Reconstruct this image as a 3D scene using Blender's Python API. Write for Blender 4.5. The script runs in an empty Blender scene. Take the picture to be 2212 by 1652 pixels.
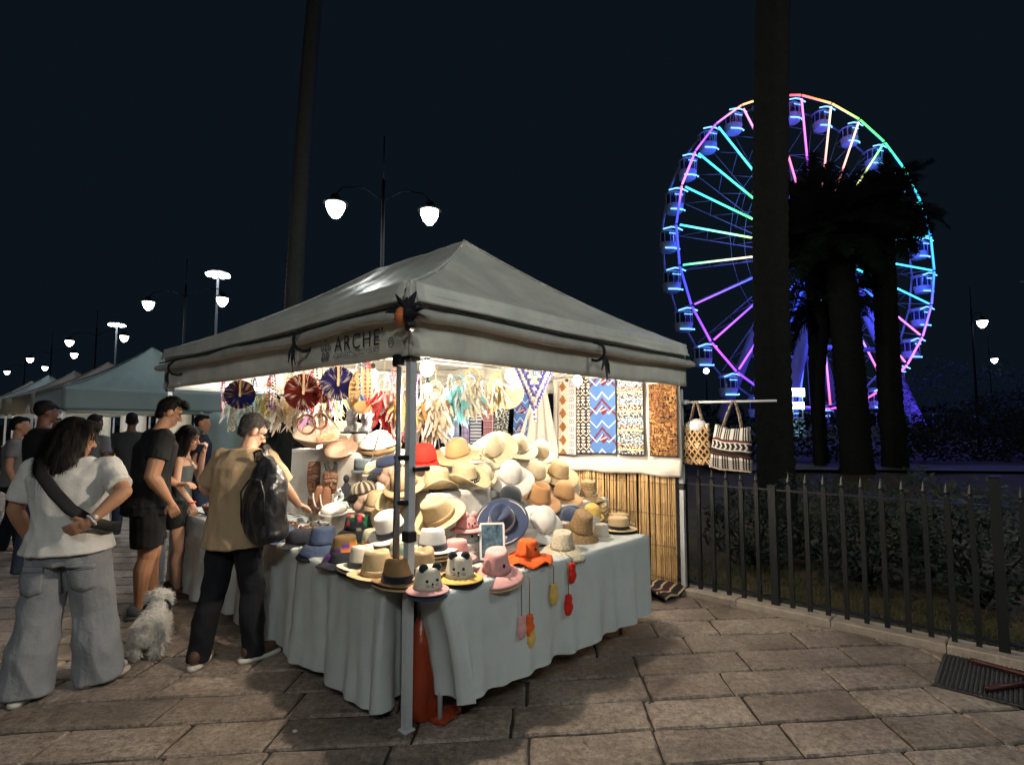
import bpy, math, random
import numpy as np
from mathutils import Vector, Matrix, noise, Euler

random.seed(11); np.random.seed(11)
rad = math.radians
scene = bpy.context.scene
COL = scene.collection
PI = math.pi

# ------------------------------------------------------------------ camera, sky, sun, exposure
cam_d = bpy.data.cameras.new('camera'); cam = bpy.data.objects.new('camera', cam_d); COL.objects.link(cam)
cam.location = (0, 0, 1.6); cam.rotation_euler = (rad(90) + .0753, 0, 0)
cam_d.sensor_width = 36; cam_d.lens = 36 * 1200 / 2212; cam_d.clip_start = .05; cam_d.clip_end = 3000
scene.camera = cam
world = bpy.data.worlds.new('World'); scene.world = world; world.use_nodes = True
wn = world.node_tree; bg = wn.nodes['Background']
sky = wn.nodes.new('ShaderNodeTexSky'); sky.sky_type = 'NISHITA'; sky.sun_disc = False
sky.sun_elevation = rad(-4); sky.sun_rotation = rad(200); sky.altitude = 0; sky.air_density = 1; sky.dust_density = .3; sky.ozone_density = 3
mixn = wn.nodes.new('ShaderNodeMix'); mixn.data_type = 'RGBA'; mixn.inputs[0].default_value = .985
wn.links.new(sky.outputs[0], mixn.inputs[6]); mixn.inputs[7].default_value = (.045, .085, .145, 1)
wn.links.new(mixn.outputs[2], bg.inputs[0]); bg.inputs[1].default_value = .075
sun_d = bpy.data.lights.new('sun', 'SUN'); sun = bpy.data.objects.new('sun', sun_d); COL.objects.link(sun)
sun_d.energy = .07; sun_d.angle = rad(25); sun_d.color = (1, .92, .84)
sun.rotation_euler = Vector((.45, .72, -.75)).to_track_quat('-Z', 'Y').to_euler()
vs = scene.view_settings; vs.view_transform = 'Standard'; vs.look = 'None'; vs.exposure = 0; vs.gamma = 1; vs.use_curve_mapping = False
cy = scene.cycles; cy.use_denoising = True; cy.max_bounces = 6; cy.diffuse_bounces = 3; cy.glossy_bounces = 2; cy.transmission_bounces = 4
cy.transparent_max_bounces = 6; cy.caustics_reflective = False; cy.caustics_refractive = False; cy.sample_clamp_indirect = 4; cy.sample_clamp_direct = 0
cy.use_adaptive_sampling = True; cy.adaptive_threshold = .02

# ------------------------------------------------------------------ frame of the stall: u along its short side, v along the street
O = Vector((-.551, 2.997, 0)); TH = .8286
U = Vector((math.cos(TH), math.sin(TH), 0)); VV = Vector((-math.sin(TH), math.cos(TH), 0))
def T(u, v, z=0): return O + U * u + VV * v + Vector((0, 0, z))

# ------------------------------------------------------------------ materials
MATS = {}
def M(name, col=(.5, .5, .5), rough=.7, var=.12, vscale=9, bump=0, bscale=60, metal=0, spec=.4, emis=0, ecol=None, trans=0, sheen=0, attr=False, wave=0, wscale=40, objrand=0, stretch=None, sss=0, second=None, alpha=1):
    if name in MATS: return MATS[name]
    m = bpy.data.materials.new(name); m.use_nodes = True; nt = m.node_tree; N = nt.nodes; Lk = nt.links
    b = N['Principled BSDF']; b.inputs['Roughness'].default_value = rough; b.inputs['Metallic'].default_value = metal
    b.inputs['Specular IOR Level'].default_value = spec
    c4 = (*col, 1)
    tc = N.new('ShaderNodeTexCoord'); co = tc.outputs['Object']
    if stretch:
        mp = N.new('ShaderNodeMapping'); mp.inputs['Scale'].default_value = stretch; Lk.new(co, mp.inputs[0]); co = mp.outputs[0]
    base = None
    if attr:
        a = N.new('ShaderNodeAttribute'); a.attribute_name = 'Col'; base = a.outputs[0]
    if var:
        nz = N.new('ShaderNodeTexNoise'); nz.inputs['Scale'].default_value = vscale; nz.inputs['Detail'].default_value = 5; nz.inputs['Roughness'].default_value = .65
        Lk.new(co, nz.inputs['Vector'])
        if second:
            rp = N.new('ShaderNodeValToRGB'); rp.color_ramp.elements[0].position = .38; rp.color_ramp.elements[1].position = .62
            rp.color_ramp.elements[0].color = c4; rp.color_ramp.elements[1].color = (*second, 1)
            Lk.new(nz.outputs[0], rp.inputs[0]); base = rp.outputs[0]
        else:
            mr = N.new('ShaderNodeMapRange'); mr.inputs[1].default_value = .25; mr.inputs[2].default_value = .75
            mr.inputs[3].default_value = 1 - var; mr.inputs[4].default_value = 1 + var; Lk.new(nz.outputs[0], mr.inputs[0])
            mx = N.new('ShaderNodeMix'); mx.data_type = 'RGBA'; mx.blend_type = 'MULTIPLY'; mx.inputs[0].default_value = 1
            if base: Lk.new(base, mx.inputs[6])
            else: mx.inputs[6].default_value = c4
            Lk.new(mr.outputs[0], mx.inputs[7]); base = mx.outputs[2]
    if objrand:
        oi = N.new('ShaderNodeObjectInfo'); mr = N.new('ShaderNodeMapRange'); mr.inputs[3].default_value = 1 - objrand; mr.inputs[4].default_value = 1 + objrand
        Lk.new(oi.outputs['Random'], mr.inputs[0])
        mx = N.new('ShaderNodeMix'); mx.data_type = 'RGBA'; mx.blend_type = 'MULTIPLY'; mx.inputs[0].default_value = 1
        if base: Lk.new(base, mx.inputs[6])
        else: mx.inputs[6].default_value = c4
        Lk.new(mr.outputs[0], mx.inputs[7]); base = mx.outputs[2]
    if base: Lk.new(base, b.inputs['Base Color'])
    else: b.inputs['Base Color'].default_value = c4
    h = None
    if bump:
        n2 = N.new('ShaderNodeTexNoise'); n2.inputs['Scale'].default_value = bscale; n2.inputs['Detail'].default_value = 4; Lk.new(co, n2.inputs['Vector']); h = n2.outputs[0]
    if wave:
        w = N.new('ShaderNodeTexWave'); w.wave_type = 'RINGS'; w.rings_direction = 'SPHERICAL'; w.inputs['Scale'].default_value = wscale; w.inputs['Distortion'].default_value = 1.5; w.inputs['Detail'].default_value = 2
        Lk.new(co, w.inputs['Vector'])
        if h:
            ad = N.new('ShaderNodeMath'); ad.operation = 'MULTIPLY_ADD'; Lk.new(w.outputs['Fac'], ad.inputs[0]); ad.inputs[1].default_value = wave; Lk.new(h, ad.inputs[2]); h = ad.outputs[0]
        else: h = w.outputs['Fac']
    if h is not None:
        bp = N.new('ShaderNodeBump'); bp.inputs['Strength'].default_value = bump or .5; bp.inputs['Distance'].default_value = .02; Lk.new(h, bp.inputs['Height']); Lk.new(bp.outputs[0], b.inputs['Normal'])
    if emis:
        b.inputs['Emission Strength'].default_value = emis
        if attr: Lk.new(a.outputs[0], b.inputs['Emission Color'])
        else: b.inputs['Emission Color'].default_value = (*(ecol or col), 1)
    if sheen: b.inputs['Sheen Weight'].default_value = sheen
    if sss: b.inputs['Subsurface Weight'].default_value = sss; b.inputs['Subsurface Radius'].default_value = (.02, .008, .004); b.inputs['Subsurface Scale'].default_value = .4
    if trans:   # thin cloth that lets some light through
        tr = N.new('ShaderNodeBsdfTranslucent'); ms = N.new('ShaderNodeMixShader'); ms.inputs[0].default_value = trans
        if base: Lk.new(base, tr.inputs[0])
        else: tr.inputs[0].default_value = c4
        Lk.new(b.outputs[0], ms.inputs[1]); Lk.new(tr.outputs[0], ms.inputs[2]); Lk.new(ms.outputs[0], N['Material Output'].inputs[0])
    MATS[name] = m
    return m

# ------------------------------------------------------------------ mesh helpers
class MB:
    def __init__(s): s.v = []; s.f = []; s.c = []
    def add(s, vs, fs, col=None):
        b = len(s.v); s.v += [tuple(x) for x in vs]; s.f += [tuple(i + b for i in f) for f in fs]
        if col is not None: s.c += [tuple(col)] * len(vs) if not isinstance(col, list) else col
        return s
    def box(s, c, d, m=None, bev=0):
        x, y, z = d[0] / 2, d[1] / 2, d[2] / 2; c = Vector(c)
        if bev:
            p = []
            for (hz, k) in ((-z, 1), (-z + bev, 0), (z - bev, 0), (z, 1)):
                a, b2 = x - (bev if k else 0), y - (bev if k else 0)
                p += [(-a, -b2, hz), (a, -b2, hz), (a, b2, hz), (-a, b2, hz)]
            f = [(3, 2, 1, 0), (12, 13, 14, 15)]
            for r in range(3):
                for i in range(4): f.append((r * 4 + i, r * 4 + (i + 1) % 4, r * 4 + 4 + (i + 1) % 4, r * 4 + 4 + i))
        else:
            p = [(-x, -y, -z), (x, -y, -z), (x, y, -z), (-x, y, -z), (-x, -y, z), (x, -y, z), (x, y, z), (-x, y, z)]
            f = [(3, 2, 1, 0), (4, 5, 6, 7), (0, 1, 5, 4), (1, 2, 6, 5), (2, 3, 7, 6), (3, 0, 4, 7)]
        p = [Vector(q) for q in p]
        if m is not None: p = [m @ q for q in p]
        return s.add([q + c for q in p], f)
    def tube(s, path, r, n=8, cap=True, flat=1.0, up=None, col=None):
        path = [Vector(p) for p in path]; k = len(path); rr = r if isinstance(r, (list, tuple)) else [r] * k
        vs = []; ref = Vector(up) if up else None
        for i, p in enumerate(path):
            d = (path[min(i + 1, k - 1)] - path[max(i - 1, 0)])
            d = d.normalized() if d.length > 1e-9 else Vector((0, 0, 1))
            if ref is None: ref = Vector((0, 0, 1)) if abs(d.z) < .9 else Vector((1, 0, 0))
            a = d.cross(ref); a = a.normalized() if a.length > 1e-6 else d.orthogonal().normalized(); b = a.cross(d).normalized(); ref = b
            for j in range(n):
                t = 2 * PI * j / n; vs.append(p + a * (math.cos(t) * rr[i]) + b * (math.sin(t) * rr[i] * flat))
        fs = []
        for i in range(k - 1):
            for j in range(n): fs.append((i * n + j, i * n + (j + 1) % n, i * n + n + (j + 1) % n, i * n + n + j))
        if cap: fs.append(tuple(range(n - 1, -1, -1))); fs.append(tuple((k - 1) * n + j for j in range(n)))
        return s.add(vs, fs, col)
    def lathe(s, prof, n=20, c=(0, 0, 0), m=None):
        vs = []; c = Vector(c)
        for r, z in prof:
            for j in range(n):
                t = 2 * PI * j / n; q = Vector((r * math.cos(t), r * math.sin(t), z)); vs.append((m @ q if m else q) + c)
        fs = [(i * n + j, i * n + (j + 1) % n, i * n + n + (j + 1) % n, i * n + n + j) for i in range(len(prof) - 1) for j in range(n)]
        return s.add(vs, fs)
    def ell(s, c, r, m=None, n=14, k=9):
        if not isinstance(r, (tuple, list)): r = (r, r, r)
        prof = []; vs = []; c = Vector(c)
        for i in range(k + 1):
            a = -PI / 2 + PI * i / k
            for j in range(n):
                t = 2 * PI * j / n; ca = max(math.cos(a), 1e-3); q = Vector((r[0] * ca * math.cos(t), r[1] * ca * math.sin(t), r[2] * math.sin(a)))
                vs.append((m @ q if m else q) + c)
        fs = [(i * n + j, i * n + (j + 1) % n, i * n + n + (j + 1) % n, i * n + n + j) for i in range(k) for j in range(n)]
        fs += [tuple(range(n - 1, -1, -1)), tuple(k * n + j for j in range(n))]
        return s.add(vs, fs)
    def limb(s, p0, p1, r0, r1, n=12, flat=1.0, up=None):
        p0 = Vector(p0); p1 = Vector(p1); d = (p1 - p0).normalized(); path = []; rr = []
        for a in (-85, -55, -25): path.append(p0 + d * (r0 * math.sin(rad(a)))); rr.append(r0 * math.cos(rad(a)))
        for t in (.0, .25, .5, .75, 1): path.append(p0.lerp(p1, t)); rr.append(r0 + (r1 - r0) * t)
        for a in (25, 55, 85): path.append(p1 + d * (r1 * math.sin(rad(a)))); rr.append(r1 * math.cos(rad(a)))
        return s.tube(path, rr, n, True, flat, up)
    def loft(s, secs, n=18, cap=True):   # secs: (cx,cy,cz,rx,ry)
        vs = []
        for (x, y, z, a, b) in secs:
            for j in range(n):
                t = 2 * PI * j / n; e = .85
                ct, st = math.cos(t), math.sin(t)
                vs.append((x + a * math.copysign(abs(ct) ** e, ct), y + b * math.copysign(abs(st) ** e, st), z))
        k = len(secs)
        fs = [(i * n + j, i * n + (j + 1) % n, i * n + n + (j + 1) % n, i * n + n + j) for i in range(k - 1) for j in range(n)]
        if cap: fs += [tuple(range(n - 1, -1, -1)), tuple((k - 1) * n + j for j in range(n))]
        return s.add(vs, fs)
    def grid(s, fn, nu, nv, col=None, closed=False):
        vs = [fn(i / nu, j / nv) for j in range(nv + 1) for i in range(nu + 1)]
        fs = [(j * (nu + 1) + i, j * (nu + 1) + i + 1, (j + 1) * (nu + 1) + i + 1, (j + 1) * (nu + 1) + i) for j in range(nv) for i in range(nu)]
        cc = [tuple(col(i / nu, j / nv)) for j in range(nv + 1) for i in range(nu + 1)] if col else None
        return s.add(vs, fs, cc)
    def mesh(s, name):
        me = bpy.data.meshes.new(name); me.from_pydata(s.v, [], s.f)
        if s.c:
            at = me.color_attributes.new('Col', 'FLOAT_COLOR', 'POINT')
            at.data.foreach_set('color', np.array([(*c[:3], 1) for c in s.c], np.float32).ravel())
        me.update(); return me
    def obj(s, name, mat, parent=None, smooth=True, solid=0, bevel=0, matrix=None):
        me = s.mesh(name)
        if smooth: me.polygons.foreach_set('use_smooth', [True] * len(me.polygons))
        if mat: me.materials.append(mat)
        o = bpy.data.objects.new(name, me); COL.objects.link(o)
        if parent: o.parent = parent
        if matrix is not None: o.matrix_local = matrix
        if solid:
            md = o.modifiers.new('solid', 'SOLIDIFY'); md.thickness = solid; md.offset = 0
        if smooth and smooth != 'all':
            pass
        return o

def fix_smooth(o, ang=40):
    me = o.data; me.set_sharp_from_angle(angle=rad(ang)); return o
def tag(o, label=None, cat=None, group=None, kind=None):
    if label: o['label'] = label
    if cat: o['category'] = cat
    if group: o['group'] = group
    if kind: o['kind'] = kind
    return o
def thing(name, label, cat, loc=(0, 0, 0), rz=0, group=None, matrix=None):
    o = bpy.data.objects.new(name, None); COL.objects.link(o); o.empty_display_size = .1
    if matrix is not None: o.matrix_world = matrix
    else: o.location = loc; o.rotation_euler = (0, 0, rz)
    return tag(o, label, cat, group)
def stall(name, label, cat, u=0, v=0, z=0, rz=0, group=None): return thing(name, label, cat, T(u, v, z), TH + rz, group)
def link(name, me, parent, matrix=None):
    o = bpy.data.objects.new(name, me); COL.objects.link(o); o.parent = parent
    if matrix is not None: o.matrix_local = matrix
    return o
def copy_tree(o, parent=None):
    c = o.copy(); COL.objects.link(c); c.parent = parent
    for ch in o.children: copy_tree(ch, c)
    return c
def remesh(mb, name, mat, parent, voxel=.009, it=4, disp=0, dscale=.08, dstretch=None, matrix=None, ridge=False):
    me = mb.mesh('tmp'); o = bpy.data.objects.new('tmp', me); COL.objects.link(o)
    r = o.modifiers.new('r', 'REMESH'); r.mode = 'VOXEL'; r.voxel_size = voxel
    if it:
        s = o.modifiers.new('s', 'SMOOTH'); s.factor = .5; s.iterations = it
    dg = bpy.context.evaluated_depsgraph_get(); ev = o.evaluated_get(dg); nm = bpy.data.meshes.new_from_object(ev)
    bpy.data.objects.remove(o); bpy.data.meshes.remove(me)
    if disp:
        n = len(nm.vertices); co = np.empty(n * 3); no = np.empty(n * 3)
        nm.vertices.foreach_get('co', co); nm.vertex_normals.foreach_get('vector', no); co = co.reshape(-1, 3); no = no.reshape(-1, 3)
        ds = dstretch or (1, 1, 1)
        if ridge: h = np.array([.6 - 1.6 * abs(noise.noise((c[0] * ds[0] / dscale + .5 * c[2] / dscale * ds[2], c[1] * ds[1] / dscale, c[2] * ds[2] / dscale))) + .35 * noise.noise((c[0] / .05, c[1] / .05, c[2] / .09)) for c in co])
        else: h = np.array([noise.noise((c[0] * ds[0] / dscale, c[1] * ds[1] / dscale, c[2] * ds[2] / dscale)) + .5 * noise.noise((c[0] * ds[0] / dscale * 2.1, c[1] * ds[1] / dscale * 2.1, c[2] * ds[2] / dscale * 2.1 + 7)) for c in co])
        co += no * (h * disp)[:, None]; nm.vertices.foreach_set('co', co.ravel())
    nm.name = name; nm.materials.clear(); nm.materials.append(mat); nm.polygons.foreach_set('use_smooth', [True] * len(nm.polygons)); nm.update()
    o = bpy.data.objects.new(name, nm); COL.objects.link(o)
    if parent: o.parent = parent
    if matrix is not None: o.matrix_local = matrix
    return o
def lamp(name, loc, power, col, size=.05, parent=None, kind='POINT'):
    d = bpy.data.lights.new(name, kind); d.energy = power; d.color = col; d.shadow_soft_size = size
    o = bpy.data.objects.new(name, d); COL.objects.link(o); o.location = loc
    if parent: o.parent = parent
    return o
def wob(x, s=1.0): return noise.noise((x * s, 3.7, 1.3))

# ------------------------------------------------------------------ ground
def stone_material():
    m = bpy.data.materials.new('paving_stone'); m.use_nodes = True; N = m.node_tree.nodes; K = m.node_tree.links; b = N['Principled BSDF']; tc = N.new('ShaderNodeTexCoord'); oi = N.new('ShaderNodeObjectInfo')
    def nz(sc, det=6, ro=.65):
        n = N.new('ShaderNodeTexNoise'); n.inputs['Scale'].default_value = sc; n.inputs['Detail'].default_value = det; n.inputs['Roughness'].default_value = ro; K.new(tc.outputs['Object'], n.inputs['Vector']); return n.outputs[0]
    def mr(src, a, b_, lo, hi):
        n = N.new('ShaderNodeMapRange'); n.inputs[1].default_value = a; n.inputs[2].default_value = b_; n.inputs[3].default_value = lo; n.inputs[4].default_value = hi; K.new(src, n.inputs[0]); return n.outputs[0]
    def mul(x, y):
        n = N.new('ShaderNodeMath'); n.operation = 'MULTIPLY'; K.new(x, n.inputs[0]); K.new(y, n.inputs[1]); return n.outputs[0]
    stain, mott, pit = nz(1.7, 4), nz(26, 8, .75), nz(70, 3, .6)
    v = mul(mul(mr(stain, .35, .65, .6, 1.3), mr(mott, .38, .62, .48, 1.4)), mul(mr(pit, .34, .44, .55, 1.0), mr(oi.outputs['Random'], 0, 1, .78, 1.2)))
    rp = N.new('ShaderNodeMix'); rp.data_type = 'RGBA'; rp.inputs[6].default_value = (.30, .225, .18, 1); rp.inputs[7].default_value = (.26, .225, .19, 1); K.new(stain, rp.inputs[0])
    mx = N.new('ShaderNodeMix'); mx.data_type = 'RGBA'; mx.blend_type = 'MULTIPLY'; mx.inputs[0].default_value = 1; K.new(rp.outputs[2], mx.inputs[6]); K.new(v, mx.inputs[7]); K.new(mx.outputs[2], b.inputs['Base Color'])
    K.new(mr(mott, .3, .7, .3, .6), b.inputs['Roughness']); b.inputs['Specular IOR Level'].default_value = .5
    h = N.new('ShaderNodeMath'); h.operation = 'MULTIPLY_ADD'; K.new(pit, h.inputs[0]); h.inputs[1].default_value = .5; K.new(mott, h.inputs[2])
    bp = N.new('ShaderNodeBump'); bp.inputs['Strength'].default_value = .75; bp.inputs['Distance'].default_value = .018; K.new(h.outputs[0], bp.inputs['Height']); K.new(bp.outputs[0], b.inputs['Normal']); MATS['paving_stone'] = m; return m
stone = stone_material()
mortar = M('dark_joint', (.035, .03, .027), .95, .3, 20)
gb = MB(); gb.add([(-700, -60, -.05), (900, -60, -.05), (900, 1200, -.05), (-700, 1200, -.05)], [(0, 1, 2, 3)])
tag(gb.obj('ground', mortar, smooth=False), 'dark ground under the paving and the gardens', 'ground', kind='structure')
mb_ = MB(); mb_.add([tuple(T(-40, -8, -.016)), tuple(T(3.3, -8, -.016)), tuple(T(3.3, 60, -.016)), tuple(T(-40, 60, -.016))], [(0, 1, 2, 3)])
tag(mb_.obj('mortar_bed', M('joint_mortar', (.03, .026, .022), .95, .4, 25, .4, 60), smooth=False), 'dark sandy mortar between the paving slabs', 'mortar', kind='structure')
pav = thing('pavement', 'rows of worn rectangular stone slabs in front of the stall', 'pavement'); pav['kind'] = 'structure'
ROW = Vector((math.cos(rad(5.8)), math.sin(rad(5.8)), 0)); CR = Vector((math.sin(rad(2.4)), math.cos(rad(2.4)), 0))
def clip(poly, n, d):
    out = []
    for i in range(len(poly)):
        a, b = poly[i], poly[(i + 1) % len(poly)]; da, db = a.dot(n) - d, b.dot(n) - d
        if da <= 0: out.append(a)
        if da * db < 0: out.append(a + (b - a) * (da / (da - db)))
    return out
FD = O.dot(U) + 3.2
slabs = []
for r in range(-3, 62):
    s = -22 + random.uniform(0, .7); dep = 1.75 + r * .312
    while s < 8:
        L = random.choice((.5, .6, .68, .72, .78, .86)) * random.uniform(.96, 1.04)
        a = ROW * s + CR * dep; q = .0065
        sk = random.uniform(-.004, .004)
        qr = .009 + random.uniform(-.002, .003); q = .0042; poly = [a + ROW * q + CR * qr, a + ROW * (L - q) + CR * qr, a + ROW * (L - q + sk) + CR * (.312 - qr), a + ROW * (q + sk) + CR * (.312 - qr)]
        s += L
        mid = sum(poly, Vector()) / 4
        if mid.x < -1.35 * mid.y - 3 or mid.x > 1.2 * mid.y + 2.2: continue
        poly = clip(poly, U, FD)
        if len(poly) < 3: continue
        ar = abs(sum((poly[i].x * poly[(i + 1) % len(poly)].y - poly[(i + 1) % len(poly)].x * poly[i].y) for i in range(len(poly)))) / 2
        if ar > .003: slabs.append((mid, poly))
def slab_mesh(mb, poly, k=0):
    n = len(poly); c = sum(poly, Vector()) / n; tx, ty, h = random.uniform(-.006, .006), random.uniform(-.006, .006), random.uniform(-.003, .002)
    top = lambda p: h + (p.x - c.x) * tx + (p.y - c.y) * ty
    # uneven outline: each edge split in 5 with small nicks
    out = []
    for i in range(n):
        a, b = poly[i], poly[(i + 1) % n]
        for j in range(5):
            p = a.lerp(b, j / 5)
            if j: p = p + (c - p).normalized() * abs(random.gauss(0, .0035))
            else: p = p + (c - p).normalized() * random.uniform(0, .008)
            out.append(p)
    m = len(out); ins = [p + (c - p).normalized() * .011 for p in out]
    vs = [(p.x, p.y, -.05) for p in out] + [(p.x, p.y, top(p) - .008 - random.uniform(0, .004)) for p in out] + [(p.x, p.y, top(p)) for p in ins]
    fs = [(i, (i + 1) % m, m + (i + 1) % m, m + i) for i in range(m)] + [(m + i, m + (i + 1) % m, 2 * m + (i + 1) % m, 2 * m + i) for i in range(m)] + [tuple(2 * m + i for i in range(m))]
    mb.add(vs, fs)
slabs.sort(key=lambda t: t[0].x ** 2 * .6 + t[0].y ** 2)
rest = MB()
for i, (mid, poly) in enumerate(slabs):
    if i < 300: b = MB(); slab_mesh(b, poly); b.obj('paving_slab', stone, pav, smooth=False)
    else: slab_mesh(rest, poly)
tag(rest.obj('far_paving_slabs', stone, pav, smooth=False), kind='stuff')
# kerb of pale stone under the fence
kerb = thing('kerb', 'pale low stone kerb under the iron fence', 'kerb', T(0, 0, 0), TH); kerb['kind'] = 'structure'
kst = M('kerb_stone', (.36, .31, .26), .7, .25, 12, .4, 40, objrand=.08)
v = -3.6
while v < 9:
    L = random.uniform(.7, 1.0); b = MB(); b.box((3.325, v + L / 2, .005), (.2, L - .006, .09), bev=.008); b.obj('kerb_stone', kst, kerb, smooth=False); v += L
# garden behind the fence
soil = M('garden_soil', (.05, .05, .022), .95, .5, 3, .6, 30, second=(.10, .065, .03))
gm = MB()
def gfn(a, b):
    u = 3.42 + (a ** 2.2) * 150; vv = -60 + b * 130
    h = .02 + .06 * noise.noise((u * .7, vv * .7, 0)); h += max(0, min(1, (u - 5) / 9)) * .35
    return T(u, vv, h)
gm.grid(gfn, 60, 90)
tag(gm.obj('garden_soil', soil), 'dark soil and dry grass of the garden behind the fence', 'soil', kind='structure')
# garden path: a pale strip of tarmac crossing behind the shrubs
pm = MB()
def pth(a, b):
    x = 5.5 + a * 30; y = 14.6 - a * 3.2 + b * 2.2
    u = (Vector((x, y, 0)) - O).dot(U)
    return Vector((x, y, .1 + max(0, min(1, (u - 5) / 9)) * .35))
pm.grid(pth, 30, 2)
tag(pm.obj('garden_path', M('path_tarmac', (.16, .15, .14), .9, .2, 6, .3, 60)), 'grey tarmac path crossing the dark garden', 'path', kind='structure')

# ------------------------------------------------------------------ stall tent
W, L, HT, HB = 3.315, 4.2, 2.377, 1.975
canvas = M('tent_canvas', (.70, .68, .60), .45, .26, 2.2, .2, 9, trans=.05, spec=.5)
canvas2 = M('rolled_canvas', (.46, .45, .40), .6, .2, 6, .25, 14)
alu = M('aluminium', (.60, .62, .64), .38, .08, 12, .05, 80, metal=.1)
whitepaint = M('white_paint', (.75, .75, .73), .45, .08, 10)
blackpl = M('black_plastic', (.012, .012, .014), .45, .1, 10)
blackcloth = M('black_strap', (.015, .015, .02), .85, .2, 20)
def tent(root, W, L, HT, HB, ridge, apz, mat, sag=.12, open_sides=(), bars=True, val=True):
    ap = [(W / 2, L / 2 - ridge / 2), (W / 2, L / 2 + ridge / 2)]
    c = [(0, 0), (W, 0), (W, L), (0, L)]
    faces = [(c[0], c[1], ap[0], ap[0]), (c[1], c[2], ap[0], ap[1]), (c[2], c[3], ap[1], ap[1]), (c[3], c[0], ap[1], ap[0])]
    for i, (a, b, p, q) in enumerate(faces):
        mb = MB()
        def fn(s, t, a=a, b=b, p=p, q=q):
            x0, y0 = a[0] + (b[0] - a[0]) * s, a[1] + (b[1] - a[1]) * s; x1, y1 = p[0] + (q[0] - p[0]) * s, p[1] + (q[1] - p[1]) * s
            x, y = x0 + (x1 - x0) * t, y0 + (y1 - y0) * t
            z = HT + (apz - HT) * t - sag * 4 * t * (1 - t) * (.75 + .25 * math.cos(2 * PI * (s - .5))) - sag * .35 * math.sin(PI * s) * (1 - t) * .6
            z += .016 * noise.noise((x * 2.3, y * 2.3, 5 + i)) + .008 * noise.noise((x * 6, y * 6, 5 + i))
            dc = min(math.hypot(x - q_[0], y - q_[1]) for q_ in c); an = math.atan2(y - L / 2, x - W / 2)
            z += .02 * math.exp(-dc / .8) * math.sin(an * 40 + dc * 3) * min(1, t * 8) * (1 - t) - .014 * abs(noise.noise((x * 1.2 + y * .8, y * 3 - x, 2 + i))) * math.sin(PI * t)
            return (x, y, z)
        mb.grid(fn, 48, 34); mb.obj('roof_panel', mat, root, solid=.003)
    for cpt, a_ in ((c[0], ap[0]), (c[1], ap[0]), (c[2], ap[1]), (c[3], ap[1])):   # piped hip seams
        sm = MB(); sm.tube([(cpt[0] + (a_[0] - cpt[0]) * t, cpt[1] + (a_[1] - cpt[1]) * t, HT + .008 + (apz - HT) * t - sag * 2 * t * (1 - t)) for t in [q / 16 for q in range(17)]], .008, 5); sm.obj('hip_seam', mat, root)
    if val:
        off = .015
        rect = [(-off, -off), (W + off, -off), (W + off, L + off), (-off, L + off)]
        for i in range(4):
            a, b = rect[i], rect[(i + 1) % 4]; ln = math.hypot(b[0] - a[0], b[1] - a[1]); nx, ny = (b[1] - a[1]) / ln, -(b[0] - a[0]) / ln
            mb = MB()
            def fn(s, t, a=a, b=b, nx=nx, ny=ny, ln=ln):
                e = math.sin(PI * s); w = (.010 * noise.noise((s * ln * 1.6, t * 1.5, i * 3)) + .006 * math.sin(s * ln * 7 + t * 2)) * e * t
                z = HT - .004 + (HB - HT) * t - e * .014 * (1 - t * .5) + (.008 * noise.noise((s * ln * 2, 9, i)) * t)
                return (a[0] + (b[0] - a[0]) * s + nx * w, a[1] + (b[1] - a[1]) * s + ny * w, z)
            mb.grid(fn, 48, 8); mb.obj('valance', mat, root, solid=.003)
    ppos = [(.03, .03), (W - .03, .03), (W - .03, L - .03), (.03, L - .03)]
    for (x, y) in ppos:
        p = MB(); p.box((x, y, 1.1), (.042, .042, 2.2), bev=.006); post = p.obj('post', alu, root, smooth=False)
        f = MB(); f.box((x, y, .006), (.066, .066, .012), bev=.003); f.obj('foot_plate', alu, post, smooth=False)
        k = MB(); k.box((x, y, 1.0), (.056, .056, .06), bev=.006); k.obj('leg_clamp', blackpl, post, smooth=False)
        k = MB(); k.box((x, y, HB + .02), (.07, .07, .1), bev=.008); k.obj('corner_bracket', blackpl, post, smooth=False)
    if bars:
        def bar(p, q, r=.014):
            mb = MB(); mb.tube([p, q], r, 6); mb.obj('truss_bar', whitepaint, root, smooth=False)
        for i in range(4):
            a, b = ppos[i], ppos[(i + 1) % 4]; n = 4
            for j in range(n):
                p = [(a[0] + (b[0] - a[0]) * t, a[1] + (b[1] - a[1]) * t) for t in (j / n, (j + 1) / n)]
                z0, z1 = (HB + .3, HB + .02) if j % 2 else (HB + .02, HB + .3)
                e = .012
                bar((p[0][0], p[0][1], z0), (p[1][0], p[1][1], z1)); bar((p[0][0] + e, p[0][1] + e, z1), (p[1][0] + e, p[1][1] + e, z0))
        for y in (ap[0][1], ap[1][1]):
            bar((W / 2, y, apz - .05), (0.1, y, HT - .15), .012); bar((W / 2, y, apz - .05), (W - .1, y, HT - .15), .012)
            bar((.05, y, HB + .2), (W - .05, y, HB + .22), .012)
tentA = stall('market_tent', 'pale canvas pop-up tent with rolled walls over the hat stall', 'tent')
tent(tentA, W, L, HT, HB, 1.42, 3.335, canvas, sag=.13)
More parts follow.
